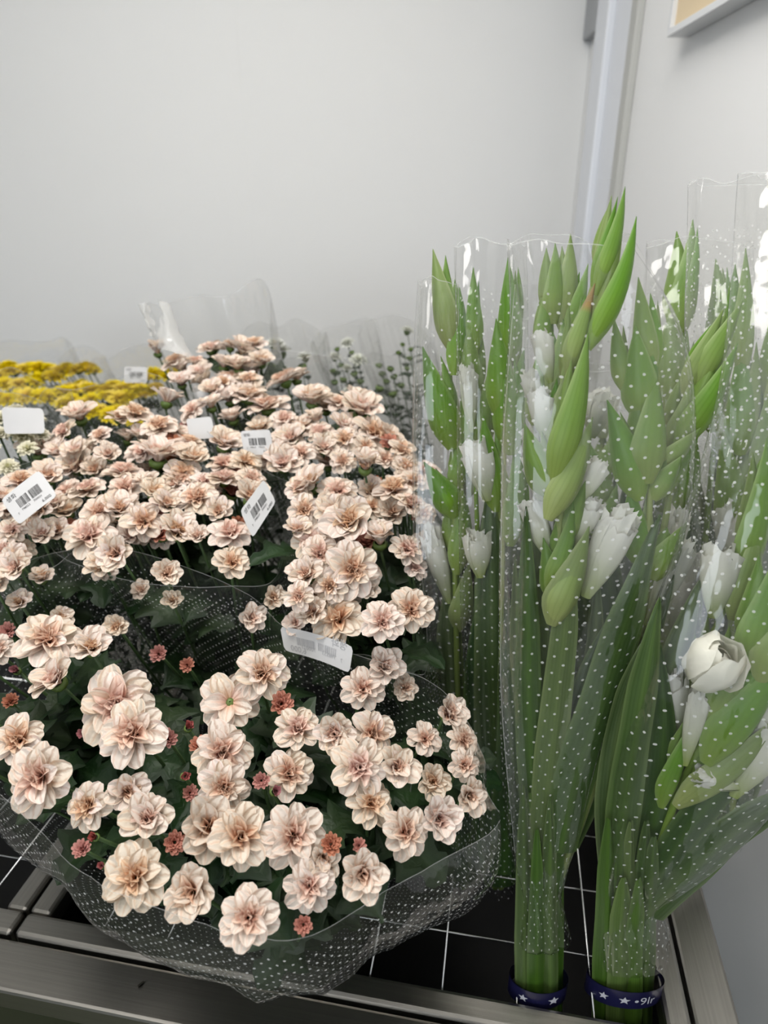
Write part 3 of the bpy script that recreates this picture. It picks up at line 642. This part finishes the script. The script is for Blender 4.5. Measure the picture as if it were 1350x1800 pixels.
# white aster bouquets
ZW = [(600, 1.42), (720, 1.34)]
for sd, hd, base, lb, rg in ((21, [(483, 606, 28), (494, 620, 30), (536, 628, 24), (478, 640, 14, 'b'), (496, 645, 16, 'b'), (530, 642, 14, 'b'), (490, 655, 14, 'b')], (-.36, 1.62, .62), 'tiny white aster bouquet just behind the peach bouquet', (.085, .06)),
                             (22, [(611, 604, 22), (589, 628, 20), (630, 634, 26), (610, 648, 18), (592, 612, 9, 'b'), (618, 618, 9, 'b'), (600, 640, 10, 'b'), (585, 650, 10, 'b'), (622, 655, 12, 'b'), (604, 665, 12, 'b'), (634, 668, 12, 'b'), (588, 670, 12, 'b'), (615, 680, 14, 'b'), (612, 688, 16), (625, 695, 24)], (-.16, 1.62, .62), 'white aster bouquet with green buds left of the tallest aster', (.07, .06)),
                             (23, [(716, 582, 20), (708, 604, 8, 'b'), (722, 612, 9, 'b'), (700, 618, 9, 'b'), (720, 628, 9, 'b'), (716, 646, 9, 'b'), (666, 640, 12, 'b'), (687, 646, 12, 'b'), (672, 655, 12, 'b'), (692, 660, 12, 'b'), (668, 680, 14, 'b'), (690, 690, 14, 'b'), (705, 675, 12, 'b'), (680, 668, 12, 'b')], (-.03, 1.62, .62), 'thin white aster bouquet rising tallest beside the gladiolus sleeves', (.075, .06))):
    rnd = random.Random(sd); root = thing('aster_bouquet', Vector(base), lb, 'bouquet', 'white flower bouquets')
    for h in hd:
        x, y, d = h[:3]; z = interp(ZW, y) + rnd.uniform(-.02, .02); p = P(x, y, z); dia = (1.35 if len(h) == 3 else 1.1) * d / FPX * z; nr = UPV + Vector((rnd.uniform(-.3, .3), rnd.uniform(-.4, .1), 0))
        m4 = frame_mat(p, nr, rnd.uniform(0, 6), dia)
        if len(h) == 3: b = obj('blossom', rnd.choice(WHT), root, m4); obj('calyx', CALS, b)
        else: obj('bud', CALS, root, frame_mat(p, nr, 0, dia * 2.2))
        stem_to(root, p, Vector(base) + Vector((rnd.uniform(-.02, .02), rnd.uniform(-.02, .02), 0)), .0011, .01, rnd)
        for q in range(5):
            t = rnd.uniform(.03, .35); a = rnd.uniform(0, 6.28); dd = Vector((cos(a), sin(a), .5)).normalized(); yy = UPV.cross(dd).normalized()
            obj('leaf', rnd.choice(MLEAF), root, Matrix.Translation(lerp(p, Vector(base), t) + Vector((p.x - base[0], p.y - base[1], 0)) * .48 * t * (1 - t)) @ Matrix((dd, yy, dd.cross(yy))).transposed().to_4x4() @ Matrix.Scale(rnd.uniform(.02, .035), 4))
    cc = P(sum(h[0] for h in hd) / len(hd), 640, 1.38)
    obj('film_wrap', cone_film(ring(cc, *rg, .03, .05, seed=sd), Vector(base) + Vector((0, 0, .04)), .025, M['film_clear'], .05, 0, .006, seed=sd, pleat=11), root)

# ------------------------------------------------------------------ gladioli
GL = (0.20, 0.335, 0.060); GD = (0.085, 0.165, 0.038); GY = (0.33, 0.42, 0.10); GE = (0.34, 0.44, 0.17); BD = (0.030, 0.066, 0.020); BL = (0.13, 0.22, 0.045)  # blade greens BD and BL are darkened to carry shading low in the bundles
def bract_mesh(a, b, wpx, z, facing, seed, brown=0.0, curl=0.0):
    """clasping pointed sheath from a to b; facing = unit vector of its back"""
    rnd = random.Random(seed); ax = b - a; L = ax.length; ax.normalize()
    y_ = facing.cross(ax).normalized(); n_ = ax.cross(y_).normalized(); hw = wpx / FPX * z * 0.54
    nu, nv = 12, 6; V, F, U, C = [], [], [], []; bow = rnd.uniform(0.03, 0.07) * L; side = rnd.uniform(-.04, .04) * L
    for i in range(nu + 1):
        t = i / nu
        wd = (0.30 + 0.70 * sin(pi / 2 * min(1, t / 0.30))) if t < .30 else (1 - ((t - .30) / .70) ** 1.35)
        wd = max(wd, 0.03)
        for j in range(nv + 1):
            v = j / nv * 2 - 1; th = v * (1.35 - 0.35 * t)
            yy = hw * wd * sin(th) / sin(1.35 - .35 * t); dep = -hw * wd * (0.55 * (1 - cos(th)) + .38 * abs(v))
            p = a + ax * (L * t) + y_ * (yy + side * sin(pi * t)) + n_ * (dep + bow * sin(pi * t) + hw * .35 * wd)
            V.append(p); U.append((j / nv, t))
            cc = mixc(mixc(GY, GL, t * 2.2), GD, (t - .35) * 0.75 + rnd.uniform(-.05, .05)); cc = mixc(cc, GE, max(0, abs(v) - .8) * 3.5)
            if brown and t > .72: cc = mixc(cc, (0.40, 0.20, 0.05), brown)
            C.append(cc)
    for i in range(nu):
        for j in range(nv):
            q = i * (nv + 1) + j; F.append((q, q + 1, q + nv + 2, q + nv + 1))
    return mesh('bract', V, F, M['bract'], U, C)
def floret_mesh(a, b, wpx, z, seed, openness=1.0):
    """rolled white petals: three nested ruffled funnels, the outer one split"""
    rnd = random.Random(seed); ax = b - a; L = ax.length; ax.normalize(); y_ = ax.cross(FW).normalized(); n_ = ax.cross(y_).normalized(); hw = wpx / FPX * z * .5
    V, F, U, C = [], [], [], []
    for ly, (sc, ln, off) in enumerate(((1.0, .93, 0), (.72, 1.0, 1.3), (.42, .97, 2.5))):
        nu, nv = 9, 26; o = len(V); ph = rnd.uniform(0, 6.28); lobes = 3
        for i in range(nu + 1):
            t = i / nu; r = hw * sc * (0.22 + 0.78 * sin(pi / 2 * min(1, t / .8)) ** 1.1) * (1 - .12 * max(0, t - .85) / .15 * (1 - openness))
            for j in range(nv + 1):
                th = 2 * pi * j / nv * 1.12 + off; ru = t ** 9 * hw * .13 * sin(th * 10 + ph) + t ** 3 * hw * .16 * sin(th * lobes + ph)
                rr = r + ru + hw * .10 * (j / nv) ; ln2 = L * (t * ln + .11 * t ** 4 * sin(th * lobes * .5 + ph + off) + .025 * t ** 6 * sin(th * 13))
                V.append(a + ax * ln2 + y_ * (rr * cos(th)) + n_ * (rr * sin(th) * .8)); U.append((j / nv * 3, t))
                C.append(mixc((0.46, 0.55, 0.20), (0.84, 0.85, 0.72), t * 1.7) if t < .6 else mixc((0.84, 0.85, 0.72), (0.90, 0.90, 0.84), (t - .6) * 2.5))
        for i in range(nu):
            for j in range(nv):
                q = o + i * (nv + 1) + j; F.append((q, q + 1, q + nv + 2, q + nv + 1))
    return mesh('floret', V, F, M['floret'], U, C)
def rosette_mesh(cen, d, axis, seed):
    """half-open white flower: cupped petals closed round a centre"""
    rnd = random.Random(seed); parts = []
    for k in range(10):
        ly = k // 3; pt = petal_data(0.95 - .12 * ly, .50 - .07 * ly, -2.5 + .1 * ly, .55, (0.90, 0.89, 0.80), (0.74, 0.76, 0.50), .5, nu=8, nv=8, seed=seed + k, wmax=.55)
        parts.append((pt, pm(k * 2.2 + rnd.uniform(-.3, .3), radians(rnd.uniform(62, 80) + 5 * ly), .20 - .05 * ly, rnd.uniform(-.15, .15))))
    m = join(parts, M['floret'], 'floret')
    for v in m.vertices: v.co += noise.noise_vector(v.co * 4.5 + Vector((seed, 0, 0))) * (.03 + .09 * min(1, max(0, v.co.z)))
    return m, frame_mat(cen, axis, rnd.uniform(0, 6), d) @ Matrix.Diagonal((.85, .85, 1.35, 1))
def blade_mesh(pts, wtab, fold=0.25, seed=0, tone=0.5, twist=0.0, nface=None):
    rnd = random.Random(seed); n = 26; C0 = catmull([P(*q) for q in pts], n); zs = [q[2] for q in pts]; V, F, U, C = [], [], [], []; nv = 6
    zm = sum(zs) / len(zs); tw = rnd.uniform(-.35, .35) + twist; acc = 0
    for i in range(n):
        t = i / (n - 1); ax = (C0[min(i + 1, n - 1)] - C0[max(i - 1, 0)]).normalized()
        f = nface or -FW; y_ = f.cross(ax).normalized(); n_ = ax.cross(y_).normalized(); a = tw * (t - .3); y2 = y_ * cos(a) + n_ * sin(a); n2 = n_ * cos(a) - y_ * sin(a)
        wpx = interp(wtab, t); hw = wpx / FPX * zm * .5
        if i: acc += (C0[i] - C0[i - 1]).length
        for j in range(nv + 1):
            v = j / nv * 2 - 1
            V.append(C0[i] + y2 * (hw * v) + n2 * (-fold * hw * abs(v) ** 1.3 + .004 * noise.noise(Vector((t * 4, v, seed)))))
            U.append((j / nv, acc * 4)); C.append(mixc(mixc(BD, BL, tone + rnd.uniform(-.04, .04)), GE, max(0, abs(v) - .85) * 2.0) if abs(v) > .01 else mixc(BD, BL, tone + .3))
    for i in range(n - 1):
        for j in range(nv):
            q = i * (nv + 1) + j; F.append((q, q + 1, q + nv + 2, q + nv + 1))
    return mesh('leaf', V, F, M['blade'], U, C)
def spike(root, stem, zt, bracts, florets, seed=0, r=0.0042):
    pts = catmull([P(*q) for q in stem], 18); V, F = tube_data(pts, lambda t: r * (1.15 - .75 * t), 8)
    U = [(0, 0)] * len(V); C = [mixc(GY, GL, .4)] * len(V)
    st = obj('flower_stem', mesh('flower_stem', V, F, M['bract'], U, C), root)
    for k, bd in enumerate(bracts):
        ax, ay, bx, by, wd = bd[:5]; dz = bd[5] if len(bd) > 5 else 0.0; br = bd[6] if len(bd) > 6 else 0.0
        za, zb = interp(zt, ay) + dz, interp(zt, by) + dz * .6
        a, b = P(ax, ay, za), P(bx, by, zb); sx = 1 if bx > ax else -1
        obj('bract', bract_mesh(a, b, wd, za, (-FW + RT * sx * .35).normalized(), seed * 50 + k, br), st)
    rnd = random.Random(seed)
    for k, bd in enumerate(bracts):          # the inner sheath behind each outer one
        ax, ay, bx, by, wd = bd[:5]; dz = (bd[5] if len(bd) > 5 else 0.0) + .006; sd = -1 if bx > ax else 1
        u = rnd.uniform(.12, .3); off = sd * wd * rnd.uniform(.25, .5); za = interp(zt, ay) + dz
        a, b = P(lerp(ax, bx, u) + off * .4, lerp(ay, by, u), za), P(lerp(ax, bx, .86) + off, lerp(ay, by, rnd.uniform(.82, .95)), interp(zt, by) + dz)
        obj('bract', bract_mesh(a, b, wd * rnd.uniform(.6, .8), za, (-FW + RT * sd * .4).normalized(), seed * 50 + 25 + k), st)
    for k, fd in enumerate(florets):
        ax, ay, bx, by, wd = fd[:5]; dz = fd[5] if len(fd) > 5 else 0.0
        za = interp(zt, ay) + dz; a, b = P(ax, ay, za), P(bx, by, interp(zt, by) + dz)
        obj('floret', floret_mesh(a, b, wd, za, seed * 70 + k), st)
    return st
LW = [(0, .8), (.3, 1.0), (.7, .75), (1, .04)]
def blades(root, lst, zt, seed, dz=0.0):
    for k, (pts, wd, tone, *rest) in enumerate(lst):
        d = dz + (rest[0] if rest else 0)
        obj('leaf', blade_mesh([(x, y, interp(zt, y) + d) for x, y in pts], [(t, q * wd) for t, q in LW], seed=seed * 30 + k, tone=tone), root)
def bundle_foot(root, cx, cy0, cy1, wpx, zt, seed, n=6, lean=0):
    rnd = random.Random(seed)
    for k in range(n):
        a = (k + .5) / n * 2 - 1; dz = -.018 * sqrt(max(0, 1 - a * a)) + (.012 if k % 2 else 0)
        pts = []; jit = rnd.uniform(-50, 70)
        for t in (0, .35, .7, 1):
            y = lerp(cy0 + jit, cy1, t); sq = (0.95 - .25 * t + .2 * t * t); pts.append((cx + lean * t + a * wpx * .42 * sq, y, interp(zt, y) + dz))
        obj('leaf', blade_mesh(pts, [(0, wpx * .06), (.2, wpx * rnd.uniform(.22, .34)), (.5, wpx * rnd.uniform(.30, .44)), (1, wpx * .30)], fold=rnd.uniform(.3, .6), seed=seed * 9 + k, tone=rnd.uniform(.35, .95)), root)
def tie_band(root, cx, cy, wpx, z, hpx, tilt, marks):
    n = 40; hw = wpx / FPX * z * .5; hh = hpx / FPX * z * .5; c = P(cx, cy, z + hw * .15); V, F = [], []
    def pt(th, v): return c + RT * (hw * cos(th)) + HD * (hw * .75 * sin(th)) + UPV * (hh * v + tilt * hw * -sin(th) * -1)
    for off in (1.0, .97):
        for k in range(n):
            for v in (-1, 1):
                p = pt(2 * pi * k / n, v); V.append(c + (p - c) * off if off < 1 else p)
    for k in range(n):
        a, b = 2 * k, 2 * ((k + 1) % n); F.append((a, b, b + 1, a + 1)); F.append((2 * n + a, 2 * n + a + 1, 2 * n + b + 1, 2 * n + b))
    bd = obj('tie_band', mesh('tie_band', V, F, M['navy']), root); bd['label'] = 'navy printed tie band'
    V, F = [], []
    def put(poly, faces, th0, sc):
        o = len(V)
        for x, y in poly:
            p = pt(th0 + x * sc * hh / hw, y * sc); V.append(p + (Vector((p.x - c.x, p.y - c.y, 0)).normalized() * .0006))
        F.extend(tuple(i + o for i in f) for f in faces)
    for kind, th0, sc in marks:  # real print, plus one star painted where the band has a pale highlight
        if kind == 'star':
            put([((.9 if k % 2 == 0 else .38) * sin(2 * pi * k / 10), (.9 if k % 2 == 0 else .38) * cos(2 * pi * k / 10)) for k in range(10)] + [(0, 0)], [(k, (k + 1) % 10, 10) for k in range(10)], th0, sc)
        elif kind == 'patch': put([(-1.2, -.9), (.9, -.9), (1.2, .9), (-.5, .9)], [(0, 1, 2, 3)], th0, sc)
        else:
            vs, fs = text_polys(kind, 2.0); put([(x, y - .7) for x, y in vs], fs, th0, sc)
    obj('band_print_glint', mesh('band_print_glint', V, F, M['band_print_glint'], smooth=False), bd)

ZA = [(330, .55), (600, .565), (1000, .61), (1300, .668), (1560, .725), (1740, .765), (1900, .80)]
gA = thing('gladiolus_bundle', P(945, 1750, .77), 'white gladiolus bundle in dotted sleeve, tallest green spike leaning right', 'flower bundle', 'gladiolus bundles')
spike(gA, [(945, 1560, .73), (960, 1350, .685), (978, 1080, .628), (985, 900, .60), (1000, 700, .585), (1030, 540, .572), (1062, 460, .566)], ZA,
      [(1048, 520, 1099, 328, 36), (1042, 505, 1086, 346, 26, .006), (1034, 615, 1119, 380, 44, -.004), (1000, 660, 1046, 498, 42, -.004, .7), (992, 700, 1022, 522, 36, .004), (990, 640, 1052, 520, 26, .01),
       (976, 850, 1034, 585, 60, -.012), (968, 800, 1000, 640, 44, .004), (965, 915, 1042, 733, 58, -.014), (978, 880, 922, 745, 58, -.006), (990, 960, 1030, 845, 50, .004),
       (972, 1100, 1036, 925, 68, -.012), (966, 1040, 1008, 880, 44, -.004), (975, 1060, 955, 945, 42, .002), (975, 860, 975, 690, 40, .008)],
      [(968, 672, 950, 588, 34, .008), (945, 730, 932, 655, 30, .012), (960, 775, 948, 688, 40, .004), (945, 800, 930, 755, 28, .006), (1010, 890, 1055, 815, 36, .008), (1005, 960, 1040, 880, 50, .012), (1030, 1050, 1098, 905, 62, .006), (965, 980, 930, 885, 40, .01)], 1)
spike(gA, [(985, 1540, .735), (1050, 1360, .70), (1105, 1130, .65), (1138, 950, .625), (1143, 800, .61), (1143, 650, .60)], [(q, v + .025) for q, v in ZA],
      [(1140, 670, 1122, 487, 42), (1150, 650, 1143, 515, 28, .005), (1100, 690, 1079, 558, 34), (1128, 740, 1117, 572, 60, -.006), (1142, 850, 1152, 652, 72, -.012), (1125, 880, 1067, 703, 58, -.008), (1150, 880, 1200, 800, 46, -.006), (1160, 830, 1232, 752, 40, .006), (1130, 1000, 1108, 850, 52, -.004), (1150, 1020, 1207, 918, 60, -.006)],
      [(1140, 1100, 1200, 962, 44, .008), (1040, 770, 1058, 695, 46, .05)], 2)
spike(gA, [(1050, 1400, .72), (1120, 1150, .68), (1165, 940, .65), (1195, 760, .64), (1225, 680, .635)], [(q, v + .05) for q, v in ZA],
      [(1225, 690, 1306, 528, 50), (1205, 700, 1272, 543, 46, .004), (1192, 790, 1297, 603, 56, -.008), (1170, 800, 1225, 640, 44, .004), (1165, 870, 1232, 755, 46, -.004)], [(1160, 1040, 1195, 905, 40, .006)], 3)
spike(gA, [(955, 1500, .76), (955, 1000, .69), (968, 760, .66), (985, 580, .645)], [(q, v + .08) for q, v in ZA],
      [(990, 580, 1003, 411, 48), (975, 570, 976, 427, 44, -.003), (1000, 600, 1034, 463, 34, -.002), (958, 640, 966, 490, 40), (975, 700, 990, 560, 48, -.006), (950, 760, 945, 620, 46)], [(960, 900, 935, 800, 34)], 4)
blades(gA, [([(985, 1500), (1010, 1380), (1062, 1220), (1112, 1060), (1160, 905)], 82, .35, -.012), ([(945, 1500), (932, 1300), (928, 1100), (925, 890)], 52, .45), ([(950, 1510), (972, 1300), (992, 1120), (1005, 960)], 60, .7, -.006),
            ([(955, 1510), (935, 1330), (915, 1150), (905, 980)], 44, .5, .01), ([(1000, 1490), (1070, 1330), (1125, 1180), (1185, 1010)], 52, .25, .02), ([(970, 1500), (1020, 1320), (1045, 1170), (1050, 1010)], 48, .35, .03), ([(960, 1500), (990, 1340), (1030, 1200), (1075, 1080)], 50, .2, .02), ([(940, 1490), (950, 1250), (945, 1000), (950, 880)], 44, .6, .03),
            ([(950, 1490), (1000, 1300), (1090, 1100), (1125, 960)], 50, .3, .04), ([(945, 1490), (905, 1250), (890, 1100)], 36, .3, .04)], ZA, 1)
bundle_foot(gA, 950, 1430, 1900, 92, ZA, 31)
tie_band(gA, 945, 1728, 102, .762, 42, -.25, [('star', -1.2, .6), ('star', -2.25, .5)])
obj('film_wrap', sleeve_film([(1000, 425, .575, 112), (1040, 560, .585, 150), (1050, 720, .60, 168), (1038, 950, .625, 158), (1000, 1150, .655, 122), (970, 1320, .68, 88), (955, 1470, .71, 62), (950, 1555, .727, 36), (953, 1600, .735, 38), (955, 1655, .745, 48)], M['film_glad'], .0045, seed=1), gA)
def fin(root, pts, wpx, mat, seed):
    C0 = catmull([P(*q) for q in pts], 40); rows = []
    for k, wv in enumerate((0, .33, .66, 1)):
        rows.append([p + RT * (wv * wpx / FPX * pts[0][2]) + HD * (.006 * sin(wv * pi) + .004 * noise.noise(Vector((i * .2, wv * 2, seed)))) for i, p in enumerate(C0)])
    s = obj('film_seam', film_mesh(rows, mat, 'film_seam', closed=False), root); s['label'] = 'flat sealed edge of the film sleeve'
fin(gA, [(905, 500, .56), (885, 760, .575), (880, 1000, .60), (882, 1250, .645), (905, 1500, .70)], 42, M['film_clear'], 3)

ZB = [(700, .545), (900, .56), (1200, .605), (1400, .65), (1600, .715), (1760, .765), (1900, .80)]
gB = thing('gladiolus_bundle', P(1095, 1760, .77), 'gladiolus bundle at right with half-open white flowers, leaning over the side rail', 'flower bundle', 'gladiolus bundles')
spike(gB, [(1120, 1600, .725), (1190, 1400, .665), (1255, 1270, .635), (1335, 1120, .605), (1420, 980, .58)], ZB,
      [(1235, 1300, 1330, 1075, 76), (1245, 1345, 1400, 1130, 90, -.012), (1190, 1420, 1385, 1245, 66, -.006), (1165, 1420, 1226, 1250, 46, .006), (1320, 1170, 1372, 960, 80, -.004), (1340, 1200, 1440, 1000, 90, -.012)],
      [(1205, 1345, 1230, 1215, 34, -.004), (1270, 1330, 1400, 1215, 76, .012), (1290, 1400, 1375, 1275, 60, -.008), (1300, 1385, 1228, 1362, 34, -.012)], 6)
spike(gB, [(1110, 1600, .735), (1160, 1400, .69), (1215, 1200, .65), (1290, 1030, .625), (1335, 860, .61)], [(q, v + .035) for q, v in ZB],
      [(1310, 1030, 1348, 770, 66), (1320, 960, 1385, 740, 60, .004), (1290, 1090, 1330, 900, 60, -.006), (1215, 1230, 1245, 1080, 46, .01)], [(1255, 1085, 1268, 965, 62, -.004), (1185, 1295, 1176, 1180, 62, .0), (1165, 1250, 1150, 1170, 36, .01)], 7)
m_, x4 = rosette_mesh(P(1228, 1192, .60), .054, (-FW * .55 + UPV * .8 + RT * .1), 5); rs = obj('floret', m_, gB, x4); rs['label'] = 'half-open white flower'
blades(gB, [([(1085, 1610), (1100, 1420), (1130, 1220), (1160, 1050)], 66, .4), ([(1105, 1620), (1150, 1450), (1168, 1300), (1160, 1130)], 60, .3, .012), ([(1120, 1620), (1210, 1460), (1350, 1300), (1430, 1200)], 66, .25, -.004), ([(1140, 1610), (1260, 1490), (1420, 1380)], 84, .3, -.01),
            ([(1075, 1560), (1070, 1400), (1100, 1230), (1150, 1100)], 48, .25, .02), ([(1110, 1600), (1180, 1400), (1260, 1300), (1330, 1240)], 50, .2, .02), ([(1090, 1600), (1120, 1350), (1190, 1150), (1230, 1020)], 58, .25, .03), ([(1100, 1600), (1230, 1350), (1330, 1150), (1390, 980)], 60, .3, .05)], ZB, 2)
bundle_foot(gB, 1110, 1480, 1900, 118, ZB, 32, n=7, lean=-16)
tie_band(gB, 1096, 1728, 130, .762, 44, -.5, [('star', -1.85, .5), ('•9lr', -1.62, .62), ('star', -2.4, .5)])
obj('film_wrap', sleeve_film([(1450, 300, .56, 140), (1430, 650, .57, 150), (1375, 900, .585, 160), (1305, 1150, .615, 175), (1245, 1330, .645, 160), (1175, 1480, .685, 108), (1118, 1570, .712, 64), (1108, 1605, .722, 56), (1112, 1640, .73, 62), (1112, 1690, .745, 60)], M['film_glad'], .005, seed=2), gB)

ZC = [(430, .745), (700, .76), (1000, .80), (1400, .90), (1700, 1.0)]
gC = thing('gladiolus_bundle', P(815, 1560, .95), 'leftmost gladiolus bundle in a narrow sleeve next to the pink bouquets', 'flower bundle', 'gladiolus bundles')
spike(gC, [(815, 1560, .95), (805, 1250, .865), (800, 1000, .80), (797, 800, .775), (790, 600, .76)], ZC,
      [(797, 620, 761, 438, 44), (800, 600, 783, 470, 36, .004), (800, 660, 808, 505, 40, -.003), (795, 790, 743, 610, 54, -.006), (790, 770, 752, 640, 40, .004), (800, 910, 745, 812, 50, -.006), (800, 870, 818, 725, 40), (805, 1010, 812, 850, 44, -.004), (808, 1110, 825, 985, 44)],
      [(790, 1060, 757, 935, 36), (815, 880, 845, 785, 50, .02)], 11)
blades(gC, [([(815, 1560), (800, 1300), (790, 1120), (800, 980)], 56, .35), ([(820, 1560), (845, 1300), (855, 1100), (850, 900)], 70, .15, .02), ([(815, 1560), (775, 1330), (760, 1180)], 50, .2), ([(820, 1560), (835, 1380), (840, 1200), (835, 1060)], 56, .2, -.01)], ZC, 3)
obj('film_wrap', sleeve_film([(772, 495, .745, 36), (770, 650, .755, 42), (772, 850, .78, 48), (778, 1050, .81, 48), (795, 1250, .86, 46), (812, 1450, .915, 34), (815, 1560, .95, 22)], M['film_glad'], .003, seed=3), gC)
fin(gC, [(738, 500, .74), (728, 700, .75), (730, 900, .775), (748, 1080, .80), (752, 1190, .83)], 26, M['film_clear'], 5)
ZD = [(430, .70), (700, .72), (1000, .76), (1400, .86), (1700, .96)]
gD = thing('gladiolus_bundle', P(880, 1560, .92), 'gladiolus bundle behind the folded sleeve edge, left of the tallest spike', 'flower bundle', 'gladiolus bundles')
spike(gD, [(880, 1560, .915), (880, 1200, .81), (885, 900, .745), (890, 640, .72)], ZD,
      [(895, 640, 893, 452, 42), (905, 660, 906, 475, 30, .004), (880, 740, 872, 560, 50, -.003), (900, 800, 882, 600, 54, -.008), (905, 760, 922, 610, 38), (870, 900, 850, 730, 50), (900, 960, 905, 770, 52, -.004)], [(858, 880, 838, 780, 50, -.004), (845, 1015, 838, 938, 46, .0), (830, 760, 822, 650, 30, .02)], 12)
spike(gD, [(870, 1560, .94), (850, 1200, .84), (838, 900, .77), (830, 700, .75)], [(q, v + .03) for q, v in ZD], [(832, 720, 827, 560, 40), (835, 620, 832, 470, 30), (838, 800, 815, 660, 44, -.004), (845, 800, 862, 640, 44)], [], 13)
blades(gD, [([(880, 1560), (870, 1300), (865, 1050), (860, 850)], 74, .2), ([(885, 1560), (900, 1300), (895, 1050)], 60, .25, -.01), ([(875, 1560), (845, 1300), (835, 1080)], 60, .12, .01)], ZD, 4)
obj('film_wrap', sleeve_film([(864, 424, .70, 62), (866, 650, .715, 62), (866, 900, .745, 60), (866, 1150, .80, 52), (875, 1400, .87, 36), (880, 1560, .915, 22)], M['film_glad'], .0035, seed=4), gD)
ZE = [(380, .80), (700, .80), (1000, .84), (1400, .94)]
gE = thing('gladiolus_bundle', P(1170, 1500, .97), 'gladiolus bundle in shade behind, spike tip crossing its sleeve top right of centre', 'flower bundle', 'gladiolus bundles')
spike(gE, [(1150, 1500, .97), (1165, 1100, .87), (1185, 800, .815), (1195, 600, .80)], ZE, [(1190, 600, 1218, 386, 58), (1205, 560, 1226, 400, 26, -.003), (1185, 740, 1180, 540, 60, -.004), (1195, 760, 1240, 590, 46), (1170, 900, 1150, 740, 60), (1185, 920, 1225, 770, 60)], [(1175, 1150, 1210, 980, 60)], 14)
spike(gE, [(1190, 1500, .99), (1235, 1000, .88), (1262, 700, .84), (1268, 600, .83)], [(q, v + .03) for q, v in ZE], [(1262, 640, 1258, 455, 46), (1270, 650, 1278, 470, 34), (1255, 760, 1235, 600, 50), (1268, 800, 1300, 640, 50)], [], 15)
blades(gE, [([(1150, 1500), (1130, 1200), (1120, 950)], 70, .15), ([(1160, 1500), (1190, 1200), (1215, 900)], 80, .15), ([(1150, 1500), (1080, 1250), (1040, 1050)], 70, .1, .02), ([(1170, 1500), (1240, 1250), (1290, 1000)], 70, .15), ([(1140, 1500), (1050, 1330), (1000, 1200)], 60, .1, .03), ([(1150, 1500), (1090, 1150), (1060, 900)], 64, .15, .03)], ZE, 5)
obj('film_wrap', sleeve_film([(1225, 425, .80, 92), (1225, 650, .805, 98), (1215, 900, .83, 92), (1190, 1150, .88, 70), (1165, 1400, .945, 40), (1155, 1500, .97, 24)], M['film_glad'], .005, seed=5), gE)
ZF = [(430, .70), (700, .71), (1000, .75), (1400, .86)]
gF = thing('gladiolus_bundle', P(1270, 1480, .88), 'gladiolus bundle at the right edge with one narrow pointed dark spike', 'flower bundle', 'gladiolus bundles')
spike(gF, [(1270, 1480, .88), (1290, 1000, .755), (1305, 700, .72), (1310, 640, .715)], ZF, [(1308, 660, 1311, 436, 48), (1302, 800, 1300, 600, 50, -.004), (1310, 800, 1330, 600, 44), (1300, 960, 1270, 760, 60), (1310, 980, 1350, 760, 66, -.004)], [(1300, 1040, 1278, 890, 46)], 16)
spike(gF, [(1280, 1480, .87), (1330, 1000, .74), (1370, 650, .69)], ZF, [(1360, 760, 1395, 520, 60), (1340, 860, 1362, 640, 60)], [], 17)
blades(gF, [([(1270, 1480), (1280, 1200), (1300, 900)], 70, .2), ([(1275, 1480), (1320, 1200), (1350, 900)], 80, .25), ([(1265, 1480), (1230, 1250), (1215, 1050)], 64, .15), ([(1280, 1480), (1350, 1250), (1400, 1000)], 70, .2)], ZF, 6)
obj('film_wrap', sleeve_film([(1330, 320, .72, 118), (1330, 560, .715, 120), (1325, 850, .735, 110), (1305, 1100, .78, 80), (1280, 1350, .845, 44), (1270, 1480, .88, 24)], M['film_glad'], .005, seed=6), gF)

ZH = [(600, 1.0), (900, 1.04), (1300, 1.16), (1500, 1.24)]
gG = thing('gladiolus_bundle', P(1050, 1300, 1.16), 'gladiolus bundle deepest in the shade, seen in gaps behind the tallest spike', 'flower bundle', 'gladiolus bundles')
spike(gG, [(1050, 1300, 1.16), (1052, 1000, 1.07), (1058, 800, 1.03), (1060, 720, 1.02)], ZH, [(1060, 860, 1085, 745, 44), (1058, 900, 1030, 770, 46), (1055, 960, 1085, 850, 50, -.004)], [(1060, 770, 1056, 690, 52, -.004), (1075, 830, 1100, 760, 40)], 21)
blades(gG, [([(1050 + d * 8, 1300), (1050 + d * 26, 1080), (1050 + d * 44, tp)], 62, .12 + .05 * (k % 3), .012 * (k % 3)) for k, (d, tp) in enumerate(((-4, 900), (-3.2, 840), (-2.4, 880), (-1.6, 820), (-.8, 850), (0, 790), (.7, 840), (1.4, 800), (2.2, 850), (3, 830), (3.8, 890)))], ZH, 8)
obj('film_wrap', sleeve_film([(1055, 640, 1.0, 100), (1055, 800, 1.03, 120), (1052, 1000, 1.07, 110), (1050, 1150, 1.11, 70), (1050, 1300, 1.16, 28)], M['film_glad'], .005, seed=8), gG)
gH = thing('gladiolus_bundle', P(1290, 1250, 1.06), 'gladiolus bundle in deep shade against the side wall behind the white flowers', 'flower bundle', 'gladiolus bundles')
ZI = [(600, .93), (900, .96), (1250, 1.06)]
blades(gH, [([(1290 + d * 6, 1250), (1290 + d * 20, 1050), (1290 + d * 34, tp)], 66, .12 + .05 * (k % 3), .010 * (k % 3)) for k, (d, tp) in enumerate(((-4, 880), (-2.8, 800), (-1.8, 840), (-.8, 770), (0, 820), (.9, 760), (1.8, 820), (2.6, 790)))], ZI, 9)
obj('film_wrap', sleeve_film([(1290, 620, .93, 105), (1290, 800, .95, 115), (1290, 1000, .985, 95), (1290, 1150, 1.03, 50), (1290, 1250, 1.06, 24)], M['film_glad'], .005, seed=9), gH)
